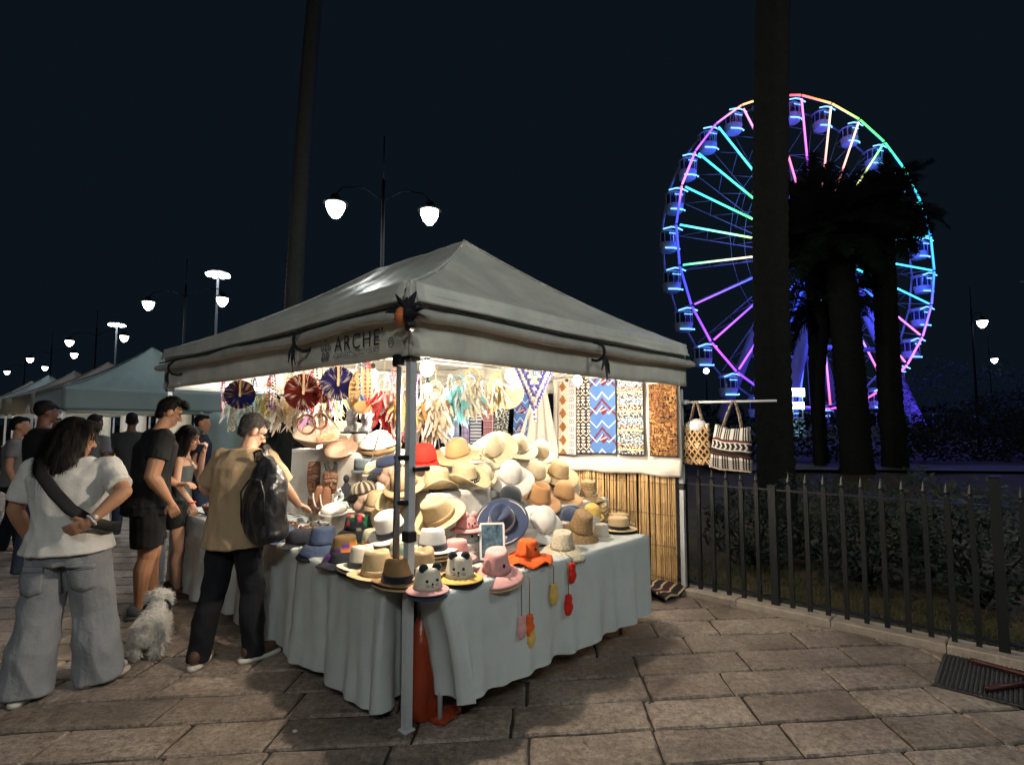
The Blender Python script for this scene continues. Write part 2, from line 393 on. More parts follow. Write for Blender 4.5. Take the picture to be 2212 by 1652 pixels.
# rolled side walls tied under the eaves
def roll(root, p0, p1, nrm, zs, seed, r0=.036):
    mb = MB(); path = []; rr = []
    n = 40; ln = (Vector(p1) - Vector(p0)).length
    for i in range(n + 1):
        t = i / n; p = Vector(p0).lerp(Vector(p1), t); s = math.sin(PI * min(1, max(0, t)))
        z = zs + .02 * noise.noise((t * ln * 1.1, seed, 0)) - .014 * s
        path.append((p.x + nrm[0] * (.045 + .01 * noise.noise((t * 5, seed, 4))), p.y + nrm[1] * .045, z)); rr.append(r0 * (1 + .28 * noise.noise((t * ln * 1.5, seed, 9))) * (.75 if i in (0, n) else 1))
    mb.tube(path, rr, 10, True, 1.0)
    # surface ripples
    mb.v = [(x + .004 * noise.noise((x * 18, y * 18, z * 30)), y + .004 * noise.noise((x * 14, y * 20, z * 31)), z + .006 * noise.noise((x * 16, y * 16, z * 25 + 3))) for x, y, z in mb.v]
    return mb.obj('rolled_wall', canvas2, root)
roll(tentA, (-.015, -.01, 0), (-.015, L + .12, 0), (-1, 0), 2.19, 1.0)
roll(tentA, (-.01, -.015, 0), (W + .08, -.015, 0), (0, -1), 2.19, 5.0)
# overlapping eave flap above the roll, with a dark strap under it
def flap(root, p0, p1, nrm, seed):
    mb = MB(); ln = (Vector(p1) - Vector(p0)).length
    def fn(s, t):
        p = Vector(p0).lerp(Vector(p1), s); e = math.sin(PI * s)
        o = .012 + .03 * t + .012 * noise.noise((s * ln * 2.2, t * 3, seed)) * t + .005 * math.sin(t * 16 + 2 * noise.noise((s * 4, seed, 0)))
        return (p.x + nrm[0] * o, p.y + nrm[1] * o, HT + .006 - t * (.12 + .025 * noise.noise((s * ln * .9, seed, 2))) - .012 * e)
    mb.grid(fn, 50, 7); mb.obj('eave_flap', canvas, root, solid=.003)
    st = MB(); path = []
    for i in range(41):
        s = i / 40; p = Vector(p0).lerp(Vector(p1), s); path.append((p.x + nrm[0] * .05, p.y + nrm[1] * .05, HT - .14 - .014 * math.sin(PI * s) + .012 * wob(s * 6 + seed)))
    st.tube(path, .007, 5); st.obj('edge_strap', blackcloth, root)
flap(tentA, (-.018, 0, 0), (-.018, L, 0), (-1, 0), 1.0)
flap(tentA, (0, -.018, 0), (W, -.018, 0), (0, -1), 4.0)
# black ties round the rolls
def tie(root, x, y, nrm, z):
    o = MB(); c = Vector((x + nrm[0] * .045, y + nrm[1] * .045, z)); tx, ty = -nrm[1], nrm[0]
    ring = [(c.x + nrm[0] * .075 * math.cos(a), c.y + nrm[1] * .075 * math.cos(a), z + .068 * math.sin(a)) for a in [2 * PI * k / 12 for k in range(13)]]
    o.tube(ring, .012, 5)
    for dx, l in ((.055, .15), (-.05, .13), (.02, .2)):
        o.tube([(c.x + nrm[0] * .07, c.y + nrm[1] * .07, z - .02), (c.x + nrm[0] * .085 + tx * dx * .5, c.y + nrm[1] * .085 + ty * dx * .5, z - .02 - l * .5), (c.x + nrm[0] * .08 + tx * dx, c.y + nrm[1] * .08 + ty * dx, z - .02 - l)], [.012, .016, .006], 5, flat=.4)
    o.obj('tie', blackcloth, root)
tie(tentA, -.015, 1.085, (-1, 0), 2.155); tie(tentA, -.015, 3.66, (-1, 0), 2.15); tie(tentA, 1.70, -.015, (0, -1), 2.15)
# knotted strap bundle at the near corner
o = MB(); cc = Vector((-.07, -.07, 2.185))
for k in range(9):
    a = rad(-10 + k * 27); r = .12 if k % 2 else .085
    d = Vector((math.cos(a) * .707, -math.cos(a) * .707, math.sin(a)))
    o.tube([cc, cc + d * r * .6 + Vector((-.03, -.03, 0)), cc + d * r], [.024, .02, .006], 6, flat=.5)
o.ell(cc, (.05, .05, .045)); o.obj('knotted_strap', blackcloth, tentA)
o = MB(); o.tube([cc + Vector((-.05, .0, .02)), cc + Vector((-.062, .0, -.02)), cc + Vector((-.05, -.005, -.07))], [.018, .024, .016], 8); o.obj('orange_buckle', M('orange_rubber', (.62, .16, .05), .5), tentA)
o = MB(); o.tube([cc + Vector((-.02, -.03, -.05)), cc + Vector((-.03, -.06, -.09))], [.022, .03], 8); o.obj('strap_end', blackpl, tentA)
b = MB(); b.tube([(-.022, -.022, HT + .004), (-.026, -.026, 2.2), (-.022, -.022, HB)], .009, 6); b.obj('corner_seam', canvas, tentA)
# lettering on the valance
def text(body, u, v, z, size, parent, mat, name='lettering', spacing=1.0, dirv=-1):
    cu = bpy.data.curves.new(name, 'FONT'); cu.body = body; cu.size = size; cu.extrude = .0008; cu.space_character = spacing
    ob = bpy.data.objects.new(name, cu); COL.objects.link(ob)
    dg = bpy.context.evaluated_depsgraph_get(); me = bpy.data.meshes.new_from_object(ob.evaluated_get(dg)); bpy.data.objects.remove(ob)
    me.materials.clear(); me.materials.append(mat); q = bpy.data.objects.new(name, me); COL.objects.link(q); q.parent = parent
    # x of text runs along -v, y up, normal to -u
    q.matrix_local = Matrix(((0, 0, -1, u), (-1, 0, 0, v), (0, 1, 0, z), (0, 0, 0, 1)))
    return q
ink = M('dark_ink', (.035, .04, .045), .8, .1); ink2 = M('grey_ink', (.16, .17, .17), .8, .1)
text("ARCHE'", -.036, .735, 2.052, .135, tentA, ink, spacing=1.22)
text('ASSOCIAZIONE CULTURALE', -.036, .75, 2.012, .036, tentA, ink2, spacing=1.12)
lg = MB()
for k in range(5):
    a = rad(90 + 72 * k); lg.tube([(-.037, .84 + .045 * math.cos(a) + .014 * math.cos(t), 2.075 + .045 * math.sin(a) + .02 * math.sin(t)) for t in [2 * PI * j / 12 for j in range(13)]], .004, 4)
lg.ell((-.036, .84, 2.075), (.002, .014, .014)); lg.ell((-.036, .885, 2.02), (.002, .013, .018)); lg.ell((-.036, .815, 2.02), (.002, .013, .018))
lg.tube([(-.037, .86, 2.0), (-.037, .85, 2.04)], .004, 4); lg.tube([(-.037, .835, 2.0), (-.037, .843, 2.04)], .004, 4)
lg.obj('emblem', ink2, tentA)
lg = MB(); lg.tube([(-.037, .13 + .022 * math.cos(t), 2.055 + .028 * math.sin(t)) for t in [2 * PI * j / 16 for j in range(17)]], .003, 4)
for k in range(3): lg.tube([(-.037, .112, 2.045 + .01 * k), (-.037, .148, 2.045 + .01 * k)], .002, 4)
lg.obj('small_emblem', ink2, tentA)
# second pole strapped to the near post
pl = stall('light_pole', 'thin dark pole strapped beside the near tent post', 'pole', 0, 0, 0)
b = MB(); b.tube([(-.01, .085, .82), (-.01, .085, 1.95)], .016, 10); b.obj('tube', M('dark_alu', (.3, .31, .33), .35, metal=.2), pl)
for z in (1.18, 1.42):
    b = MB(); b.box((.01, .06, z), (.06, .1, .028), bev=.006); b.obj('clamp', blackpl, pl, smooth=False)
b = MB(); b.box((-.01, .085, 1.95), (.06, .05, .07), bev=.008); b.obj('head_block', blackpl, pl, smooth=False)
b = MB(); b.tube([(-.015, .105, 1.4), (-.012, .112, 1.2), (-.016, .108, 1.0), (-.012, .11, .86)], .004, 5); b.obj('chain', blackpl, pl)
pk = MB(); pk.box((.075, -.01, 1.36), (.1, .025, .03), bev=.006); pk.obj('lock_lever', blackpl, tentA, smooth=False)

# ------------------------------------------------------------------ tables and cloths
cloth = M('table_cloth', (.57, .61, .60), .85, .08, 5, .15, 90, trans=.06)
cloth_w = M('white_sheet', (.66, .62, .56), .9, .08, 5, .15, 40, trans=.05)
wood = M('table_wood', (.25, .16, .09), .6, .2, 8)
def draped(name, label, cat, poly, zt, zh, mat=cloth, fold=.03, freq=8.0, seed=0, flare=.03, open_edges=(), hemvar=.03, group=None, warp=None):
    """cloth over a table: flat top with a skirt that falls in folds"""
    root = stall(name, label, cat, group=group); mb = MB(); pts = []; k = len(poly)
    P = [Vector((p[0], p[1], 0)) for p in poly]; cen = sum(P, Vector()) / k
    for i in range(k):
        a, b = P[i], P[(i + 1) % k]; n = max(2, int((b - a).length / .025)); nr = Vector(((b - a).y, -(b - a).x, 0)).normalized()
        for j in range(n):
            p = a.lerp(b, j / n); e = min(1, min(j, n - j) / 3); r = (p - cen).normalized(); pts.append((p, (nr * e + r * (1 - e)).normalized()))
    m = len(pts); rows = 14; vs = []; s = 0; S = []
    for i in range(m): S.append(s); s += (pts[(i + 1) % m][0] - pts[i][0]).length
    for ins in (.12, .015):
        for p, n in pts: q = p - n * ins; vs.append((q.x, q.y, zt + .004 * noise.noise((q.x * 5, q.y * 5, seed))))
    for r in range(rows + 1):
        t = r / rows
        for i, (p, n) in enumerate(pts):
            sv = S[i]; w = noise.noise((sv * freq * .35, seed, 0)); f = fold * (t ** .8) * (math.sin(sv * freq + 2.5 * w + .6 * t) * .6 + .8 * noise.noise((sv * freq * .8, seed + t * .7, 3)))
            f += .009 * noise.noise((sv * 14, t * 5, seed + 4)) * min(1, t * 3) + fold * .45 * t * math.sin(sv * freq * 2.3 + 4 * w)
            q = p + n * (.008 + flare * t + f); hem = zh + hemvar * noise.noise((sv * 1.7, seed, 8)) + hemvar * .3 * noise.noise((sv * 5, seed, 2))
            if warp: q = warp(q, t)
            vs.append((q.x, q.y, zt - .008 + (hem - zt) * t))
    fs = []
    for r in range(rows + 2):
        for i in range(m): fs.append((r * m + i, (r + 1) * m + i, (r + 1) * m + (i + 1) % m, r * m + (i + 1) % m))
    fs.append(tuple(range(m)))
    mb.add(vs, fs); o = mb.obj('cloth', mat, root); return root
def table(label, u0, v0, u1, v1, z):
    t = stall('folding_table', label, 'table'); b = MB(); b.box(((u0 + u1) / 2, (v0 + v1) / 2, z - .03), (u1 - u0, v1 - v0, .03)); b.obj('table_top', wood, t, smooth=False)
    for x in (u0 + .06, u1 - .06):
        for y in (v0 + .06, v1 - .06):
            b = MB(); b.tube([(x, y, 0), (x, y, z - .045)], .015, 6); b.obj('leg', alu, t)
table('folding table under the pale cloth, facing the fence side', .12, -.12, 2.05, .62, .735)
table('folding table under the cloth behind the near post', .06, .12, .7, 2.2, .735)
table('folding table at the far end of the stall', .1, 2.5, .7, 3.85, .735)
draped('tablecloth', 'long pale grey cloth on the table facing the fence', 'tablecloth', [(.03, -.2), (2.12, -.24), (2.12, .66), (.78, .66), (.3, .3), (.06, .03)], .745, .17, seed=2.0, fold=.034, freq=11, hemvar=.02, flare=.02, warp=lambda q, t: q + Vector((.17 * t ** .6 * math.exp(-(max(0, q.x - .03) / .16) ** 2), .0, 0)))
draped('tablecloth', 'pale cloth with a rag end hanging left of the near post', 'tablecloth', [(-.06, .1), (.4, .34), (.75, .7), (.75, 1.18), (0.0, 1.18)], .742, .09, seed=7.0, fold=.036, freq=11, hemvar=.03, warp=lambda q, t: q + Vector((0, .10 * t ** .6 * math.exp(-(max(0, q.y - .1) / .12) ** 2), 0)))
draped('tablecloth', 'grey cloth behind the legs of the man with backpack', 'tablecloth', [(0.02, 1.22), (.75, 1.22), (.75, 2.25), (.04, 2.25)], .748, .06, seed=11.0, fold=.03, freq=9)
draped('tablecloth', 'shaded cloth on the far table behind the couple', 'tablecloth', [(.03, 2.45), (.75, 2.45), (.75, 3.9), (.03, 3.9)], .75, .07, seed=15.0, fold=.035, freq=9)
# cloth-covered risers that carry the back rows of hats
draped('display_riser', 'low cloth-covered step under the second row of hats', 'display step', [(.45, .12), (2.0, .12), (2.0, .62), (.6, .62)], .87, .76, cloth_w, .008, 14, 3, .008, hemvar=.01)
draped('display_riser', 'cloth-covered step under the camel and navy hats', 'display step', [(1.0, .32), (2.42, .32), (2.42, .95), (1.0, .95)], .955, .3, cloth_w, .012, 12, 6, .01)
draped('display_riser', 'pale draped box under the two cowboy hats', 'display step', [(.5, .42), (1.02, .42), (1.35, .72), (1.1, 1.2), (.6, .9)], 1.15, .74, cloth_w, .014, 13, 9, .02)
draped('display_riser', 'draped box under the white and cream floppy hats', 'display step', [(1.2, .58), (2.35, .58), (2.35, 1.25), (1.2, 1.25)], 1.1, .3, cloth_w, .012, 12, 12, .01)
draped('display_riser', 'tallest draped box under the topmost straw hats', 'display step', [(.75, .72), (2.3, .8), (2.3, 1.3), (.85, 1.2)], 1.3, .8, cloth_w, .012, 12, 14, .01)
draped('display_riser', 'cloth-covered box behind the mannequin heads', 'display step', [(.42, .55), (.9, .95), (.9, 1.7), (.42, 1.5)], .93, .74, cloth_w, .01, 12, 21, .01, hemvar=.01)
draped('display_riser', 'high draped stand carrying the wide woven bowls', 'display step', [(.82, 1.75), (1.5, 1.75), (1.5, 3.0), (.82, 3.0)], 1.36, .7, cloth_w, .05, 7, 31, .06)

# orange bag under the table by the near post
og = M('orange_bag', (.30, .04, .012), .3, .2, 8, .5, 12, spec=.6)
bb = MB(); bb.loft([(0, 0, .0, .08, .07), (0, 0, .06, .105, .08), (.0, 0, .25, .10, .08), (.0, .0, .42, .08, .06), (.01, .01, .52, .045, .04), (.01, .01, .57, .02, .02)])
rb = stall('orange_bag', 'crumpled orange plastic bag on the ground behind the near post', 'bag', .17, .08, -.003)
remesh(bb, 'sack', og, rb, .012, 3, .012, .12, (1, 1, .4))
bb = MB(); bb.ell((0, 0, .03), (.09, .06, .028)); bb.ell((.08, .02, .025), (.05, .05, .02)); remesh(bb, 'fallen_corner', og, rb, .01, 2, .012, .04, matrix=Matrix.Translation((.06, -.12, 0)))

# small litter on the paving
lt = thing('paper_scrap', 'crumpled white paper scrap on the paving left of the near post', 'litter', tuple(Vector((-1.13, 3.02, .004)))); b = MB(); b.ell((0, 0, .006), (.014, .01, .007), n=7, k=5); b.obj('paper', whitepaint, lt, smooth=False)
lt = thing('twig', 'small dark twig on the paving right of the table', 'litter', (.80, 3.32, .004), .6); b = MB(); b.tube([(-.02, 0, .004), (0, .006, .006), (.022, 0, .004)], .003, 5); b.obj('stick', blackpl, lt)
# ------------------------------------------------------------------ iron fence
iron = M('black_iron', (.011, .013, .014), .45, .2, 15, .1, 60, spec=.35)
fence = stall('iron_fence', 'dark iron railing with spear tops beside the stall', 'fence')
pkm = MB(); pkm.box((0, 0, .52), (.033, .033, 1.04)); pkm.lathe([(.0, 1.15), (.005, 1.135), (.016, 1.085), (.019, 1.07), (.008, 1.055), (.014, 1.05), (.014, 1.035)], 8)
pkme = pkm.mesh('picket'); pkme.materials.append(iron)
posts = [-.78 + 1.4825 * k for k in range(-2, 7)]
FU = 3.345
vv = -.112
picks = [-.78 + i * .1348 for i in range(-26, 66)]
for v in picks:
    if any(abs(v - p) < .05 for p in posts): continue
    link('picket', pkme, fence, Matrix.Translation((FU, v, .035)))
for p in posts:
    h = 1.03 if abs(p + .78) < .1 else 1.2
    b = MB(); b.box((FU, p, h / 2 + .03), (.06, .06, h), bev=.006); b.box((FU, p, h + .035), (.07, .07, .012)); b.obj('fence_post', iron, fence, smooth=False)
for z in (.105, 1.03):
    b = MB(); b.box((FU, 2.6, z), (.045 if z > 1 else .04, 13.4, .014)); b.obj('rail', iron, fence, smooth=False)
# drain grate with a red bar lying on it, near the right edge
gr = thing('drain_mat', 'dark ribbed metal grate set on the paving near the fence', 'grate', (2.98, 3.6, .004), TH + rad(90) * 0)
b = MB(); b.box((0, 0, .004), (.62, .5, .008)); b.obj('plate', M('grate_iron', (.05, .048, .045), .7, .3, 20, .5, 60), gr, smooth=False)
gbm = MB(); gbm.box((0, 0, .012), (.6, .008, .012)); gbe = gbm.mesh('grate_bar'); gbe.materials.append(MATS['grate_iron'])
for k in range(22): link('grate_bar', gbe, gr, Matrix.Translation((0, -.235 + k * .0224, 0)))
rc = thing('red_bar', 'bent dull red pipe lying on the dark grate', 'pipe', (2.98, 3.6, .026), TH)
b = MB(); b.tube([(-.24, .0, .012), (-.1, -.1, .012), (.06, -.2, .014), (.12, -.21, .014), (.16, -.17, .014), (.2, .0, .012), (.22, .1, .012)], .016, 8); b.obj('pipe', M('dull_red', (.045, .009, .009), .5, .3, 14), rc)

# ------------------------------------------------------------------ back wall: bamboo screen, sheet, printed fabrics
bam = stall('bamboo_screen', 'upright bamboo cane screen behind the hat table', 'screen')
cane_mat = M('bamboo', (.56, .37, .17), .5, .25, 14, objrand=.28, stretch=(1, 1, .15))
meshes = []
for k in range(5):
    mb = MB(); r = .0085 + .0015 * k / 4; path = []; rr = []; z = 0; h = 1.2
    while z < h:
        st = random.uniform(.13, .22)
        for a, q in ((0, 1.18), (.008, 1.0), (st - .008, .96)):
            path.append((.004 * wob(z * 2 + k), .002 * wob(z * 3 + k * 2), min(z + a, h))); rr.append(r * q)
        z += st
    mb.tube(path, rr, 7); me = mb.mesh('cane'); me.materials.append(cane_mat); me.polygons.foreach_set('use_smooth', [True] * len(me.polygons)); meshes.append(me)
v = .085; i = 0
while v < 2.3:
    m = Matrix.Translation((3.24 + random.uniform(-.004, .004), v, .0 + random.uniform(-.02, .0))) @ Euler((random.uniform(-.012, .012), random.uniform(-.01, .01), random.uniform(0, 6))).to_matrix().to_4x4()
    link('cane', random.choice(meshes), bam, m); v += random.uniform(.0175, .0225)
wm = M('thin_wire', (.12, .09, .06), .6)
for z in (.12, .42, .72, 1.02):
    b = MB(); b.tube([(3.226, vv_, z + .004 * wob(vv_ * 20)) for vv_ in np.linspace(.08, 2.3, 60)], .0025, 4); b.obj('binding_wire', wm, bam)
sheet = stall('white_sheet', 'creased white sheet hung above the bamboo behind the printed fabrics', 'sheet')
mb = MB()
def shf(s, t):
    v = -.02 + s * 1.56; z = 2.12 - t * (1.02 - .06 * s * 0) - .02 * noise.noise((v * 3, 1, 0)) * t
    return (3.19 + .018 * noise.noise((v * 4 + t * 1.5, t * 3, 2)) + .014 * math.sin(v * 9 + t * 5) * t - .03 * math.exp(-((t - .93) / .05) ** 2) * (noise.noise((v * 5, 0, 0)) + .3), v, z)
mb.grid(shf, 60, 40); mb.obj('hanging_sheet', cloth_w, sheet, solid=.002)
sh2 = stall('grey_sheet', 'gathered pale sheet falling from the tent bar beside the printed fabrics', 'sheet')
mb = MB()
def shg(s, t):
    w = .10 + .36 * min(1, t * 1.4); v = 1.66 + (s - .5) * w * 1.3 + .1 * t
    return (3.12 + .03 * math.sin(s * 22 + t * 2) * (.4 + .6 * t), v, 2.08 - t * 1.05)
mb.grid(shg, 60, 24); mb.obj('hanging_sheet', cloth_w, sh2, solid=.002)
pat = M('printed_fabric', (1, 1, 1), .85, .06, 20, .2, 300, attr=True)
def hexc(h): return tuple(((int(h[i:i + 2], 16) / 255) ** 2.2) for i in (0, 2, 4))
def fabric(name, label, v0, v1, z0, z1, fn, u=3.15, nu=44, nv=120, fold=.006, skew=0, cat='fabric', group='printed fabrics hung on the back wall', lean=0):
    r = stall(name, label, cat, group=group); mb = MB(); asp = (z1 - z0) / abs(v1 - v0)
    def g(s, t):
        v = v1 + (v0 - v1) * s + skew * t
        return (u + fold * math.sin(s * 9 + t * 1.5 + v0 * 7) + fold * .8 * noise.noise((s * 3, t * 4, v0 * 5)) - .006 * (1 - abs(2 * s - 1)) + lean * t, v, z1 - (z1 - z0) * t + .006 * noise.noise((s * 3, v0 * 9, 0)) * t)
    mb.grid(g, nu, nv, col=lambda s, t: fn(s, t * asp)); mb.obj('cloth', pat, r, solid=.004)
    b = MB(); b.box((u + .002, (v0 + v1) / 2 + skew, z0 - .004), (.012, abs(v1 - v0) * .98, .014)); b.obj('hem', M('dark_hem', (.02, .025, .04), .9), r, smooth=False)
    b = MB(); b.box((u, (v0 + v1) / 2, z1 + .008), (.02, .03, .03)); b.obj('clip', blackpl, r, smooth=False)
    return r
def frac(x): return x - math.floor(x)
W_ = hexc('d8cfc0'); K_ = hexc('26242a'); BR = hexc('9a6a38'); DB = hexc('5a3a24')
def p_diamond(s, t):     # tan diamonds left, grey medallions right
    if s < .56:
        x = s / .56; y = frac(t / .62 * 1.0 + .1); d = abs(x - .5) * 2 + abs(y - .5) * 2
        if d < .95:
            k = int(d * 7) % 2
            return BR if k else DB if d < .7 else W_
        return W_ if frac((x * 3 + y * 9)) > .3 else DB
    x = (s - .56) / .44; y = frac(t / .34); d = math.hypot(x - .5, (y - .5) * 1.4)
    if d < .12: return K_
    if d < .24: return W_
    if abs(d - .34) < .06 and abs(x - .5) < .3: return hexc('55555e')
    return hexc('aeaeb4')
def p_black(s, t):
    x = frac(s * 3); yy = t * 5.5; y = frac(yy); k = int(yy) % 4
    if k == 0: on = abs(y - .2 - abs(x - .5) * 1.3) < .12
    elif k == 1: on = (abs(x - .5) * 2 + abs(y - .5) * 2 < .75) and not (abs(x - .5) * 2 + abs(y - .5) * 2 < .3)
    elif k == 2: on = y > .2 and abs(x - .5) < (1 - y) * .5 and y < .8
    else: on = abs(math.hypot(x - .5, y - .5) - .3) < .08
    return W_ if on else K_
def p_blue(s, t):
    B1 = hexc('46689e'); R1 = hexc('5e1c26'); Pk = hexc('e0b0b0')
    y = frac(t / .95 + .35); x = s - .5
    d = abs(x - .06) * 1.5 + abs(y - .5) * 1.6
    if d < .26: return Pk if abs(frac((x * 2 + y * 5)) - .5) < .12 else R1
    z1 = abs(frac(t * 2.1 + abs(frac(s * 2) - .5) * 1.0) - .5)
    if z1 < .05: return hexc('b9c9e6')
    if abs(frac(t * 1.05 + .2 + abs(frac(s * 1 + .5) - .5) * 1.1) - .5) < .055: return R1
    return B1
def p_batik(s, t):
    n = noise.noise((s * 7, t * 7, 1)); b = frac(t * 1.55); m = noise.noise((s * 18, t * 26, 2))
    if m > .12: return W_
    if b < .3: return hexc('4a6a80') if n > -.2 else hexc('2c2c34')
    if b < .55: return hexc('6a3a2c') if n > 0 else hexc('2a2426')
    if abs(b - .62) < .03: return hexc('e8c860')
    return hexc('33414c') if m > -.15 else hexc('1d1f26')
def p_leopard(s, t):
    n = noise.noise((s * 11 + 3, t * 11, 1)); m = noise.noise((s * 22, t * 22, 5))
    if abs(n) < .11 + .12 * m: return hexc('1c110c')
    if n > .22: return hexc('6e4020')
    g = noise.noise((s * 1.5, t * 1.5, 9)); return hexc('a07848') if g > -.1 else hexc('805a34')
def p_grey(s, t):
    m = noise.noise((s * 9, t * 12, 3)); return hexc('b9bab2') if m > .12 else hexc('4f5a60') if m > -.18 else hexc('23282e')
def p_plaid(a, b, c):
    def f(s, t):
        x = frac(s * 2); y = frac(t * 2.2); w = (.5 if x < .45 else 0) + (.5 if y < .45 else 0)
        return tuple(a[i] * (1 - w) + b[i] * w for i in range(3)) if not (abs(x - .7) < .05 or abs(y - .7) < .04) else c
    return f
def p_stripe(a, b, n=6):
    return lambda s, t: a if frac(t * n) < .5 else b
fabric('printed_fabric', 'fabric printed with tan diamonds beside grey medallions', 1.19, 1.43, 1.27, 2.08, p_diamond)
fabric('printed_fabric', 'black fabric with small white geometric figures', .99, 1.19, 1.29, 2.09, p_black, u=3.155)
fabric('printed_fabric', 'bright blue fabric with dark red zigzags beside black print', .68, .995, 1.3, 2.09, p_blue, u=3.145)
fabric('printed_fabric', 'mottled batik fabric in slate, rust and cream bands', .36, .66, 1.3, 2.05, p_batik)
fabric('printed_fabric', 'leopard print fabric next to the rear tent post', .0, .3, 1.3, 2.0, p_leopard, skew=-.0)
fabric('printed_fabric', 'grey mottled scarf hanging deep in the stall', 2.12, 2.36, 1.35, 2.07, p_grey, u=3.12, skew=.08)
fabric('printed_fabric', 'narrow blue and red fabric half hidden by beaded hanging', 1.84, 2.08, 1.3, 2.02, p_blue, u=3.13, skew=.04)
fabric('plaid_scarf', 'plum and grey plaid scarf hanging deep in the stall', 2.42, 2.6, 1.35, 2.03, p_plaid(hexc('7a5560'), hexc('a8727c'), hexc('d8c8cc')), u=3.12, group='scarves at the back of the stall')
fabric('striped_scarf', 'white and navy striped scarf hanging deep in the stall', 2.63, 2.84, 1.35, 2.05, p_stripe(hexc('d0d3da'), hexc('4a5270'), 5), u=3.11, group='scarves at the back of the stall')
fabric('plaid_scarf', 'mauve scarf with faint checks beside the striped one', 2.86, 3.02, 1.35, 2.05, p_plaid(hexc('8d82a8'), hexc('a89cc0'), hexc('6a6088')), u=3.12, group='scarves at the back of the stall')
fabric('plaid_scarf', 'pale blue checked scarf, deepest in the stall', 3.04, 3.4, 1.35, 2.05, p_plaid(hexc('8fa4c8'), hexc('b9c8e0'), hexc('5f7098')), u=3.1, group='scarves at the back of the stall')
rug = stall('striped_rug', 'rolled dark rug with cream stripes on the ground by the bamboo', 'rug', 2.95, .25, 0)
mb = MB()
mb.grid(lambda s, t: (s * .5 - .1, (t - .5) * .5, .035 + .05 * math.sin(t * PI) + .015 * math.sin(s * 9 + t * 6) - .03 * s * 0), 24, 40, col=lambda s, t: hexc('c9b48a') if frac(t * 6.5 + .1 * math.sin(s * 6)) < .16 else (hexc('3a1f2a') if int(t * 6.5) % 2 else hexc('1c1a22')))
mb.obj('folded_rug', pat, rug, solid=.02)

# ------------------------------------------------------------------ hats
def straw(name, col, wscale=130, b=.2): return M('straw_' + name, col, .75, .12, 30, b, 220, wave=.35, wscale=130, spec=.25)
def felt(name, col): return M('felt_' + name, col, .95, .1, 12, .12, 200, sheen=.3, spec=.15)
def cot(name, col, **k): return M('cotton_' + name, col, .9, .12, 10, .3, 60, spec=.2, **k)
HM = dict(cream=straw('cream', (.72, .61, .42)), ivory=straw('ivory', (.76, .70, .58)), natural=straw('natural', (.60, .45, .25)), tan=straw('tan', (.50, .35, .2)), sand=straw('sand', (.58, .43, .25)),
          woven=M('coarse_weave', (.34, .22, .11), .7, .35, 60, .9, 110, spec=.25), seagrass=M('seagrass', (.50, .36, .19), .75, .3, 40, .7, 120, wave=.8, wscale=30), crochet=M('crochet', (.72, .64, .48), .85, .2, 60, .9, 90),
          white=felt('white', (.78, .76, .72)), wstraw=straw('white', (.78, .75, .69)), camel=felt('camel', (.52, .28, .12)), caramel=felt('caramel', (.58, .34, .16)), olive=straw('olive', (.46, .38, .23), 45), navy=felt('navy', (.035, .05, .10)),
          black=felt('black', (.022, .027, .035)), denim=cot('denim', (.06, .085, .15)), dark=cot('dark', (.018, .02, .028)), pink=straw('pink', (.72, .38, .37), 60), rose=straw('rose', (.74, .34, .32), 60), orange=cot('orange', (.75, .13, .03)), yellow=straw('yellow', (.72, .48, .13)),
          red=cot('red', (.62, .03, .02)), mint=cot('mint', (.36, .44, .42)), ribbon=felt('ribbon', (.015, .017, .025)), bone=felt('bone', (.62, .56, .47)), grey=cot('grey', (.07, .09, .10)), brown=straw('brown', (.30, .18, .085)), offw=straw('offwhite', (.74, .68, .56)))
def p_patch(s, t): return [hexc('4a2a78'), hexc('d2742a'), hexc('c8a440'), hexc('6a5a34')][int(s * 7.9 + 2 * t * 2) % 4] if t > .25 else hexc('6a5434')
def p_floral(s, t):
    m = noise.noise((s * 9, t * 9, 4)); n = noise.noise((s * 14, t * 6, 8))
    return hexc('1c5a40') if m > .25 else hexc('b8404a') if m < -.3 else hexc('c9c2a0') if n > .3 else hexc('141a20')
def p_pale(s, t):
    m = noise.noise((s * 8, t * 7, 14)); return hexc('5a7a70') if m > .25 else hexc('c26a4a') if m < -.35 else hexc('b8b49a')
def p_rib(cols, n):
    return lambda s, t: cols[int(t * n) % len(cols)]
def p_afr(s, t): return hexc('e0d2b0') if abs(frac(s * 6 + abs(frac(t * 2) - .5)) - .5) < .12 else (hexc('a3662c') if int(t * 4) % 2 else hexc('241a1a'))
PROF = dict(round=[(0, 1), (.3, .985), (.55, .93), (.74, .82), (.88, .64), (.96, .42), (1, .18), (1, 0)],
            fedora=[(0, .95), (.25, .96), (.5, .99), (.66, .995), (.75, .95), (.81, .82), (.87, .55), (.94, .28), (1, 0)],
            bucket=[(0, 1), (.4, 1), (.66, .99), (.74, .95), (.79, .8), (.86, .5), (.93, .25), (1, 0)],
            flat=[(0, 1), (.5, 1), (.86, 1), (.93, .97), (.95, .8), (.97, .4), (1, 0)],
            cap=[(0, 1), (.3, .98), (.6, .9), (.82, .72), (.95, .45), (1, .15), (.97, 0)])
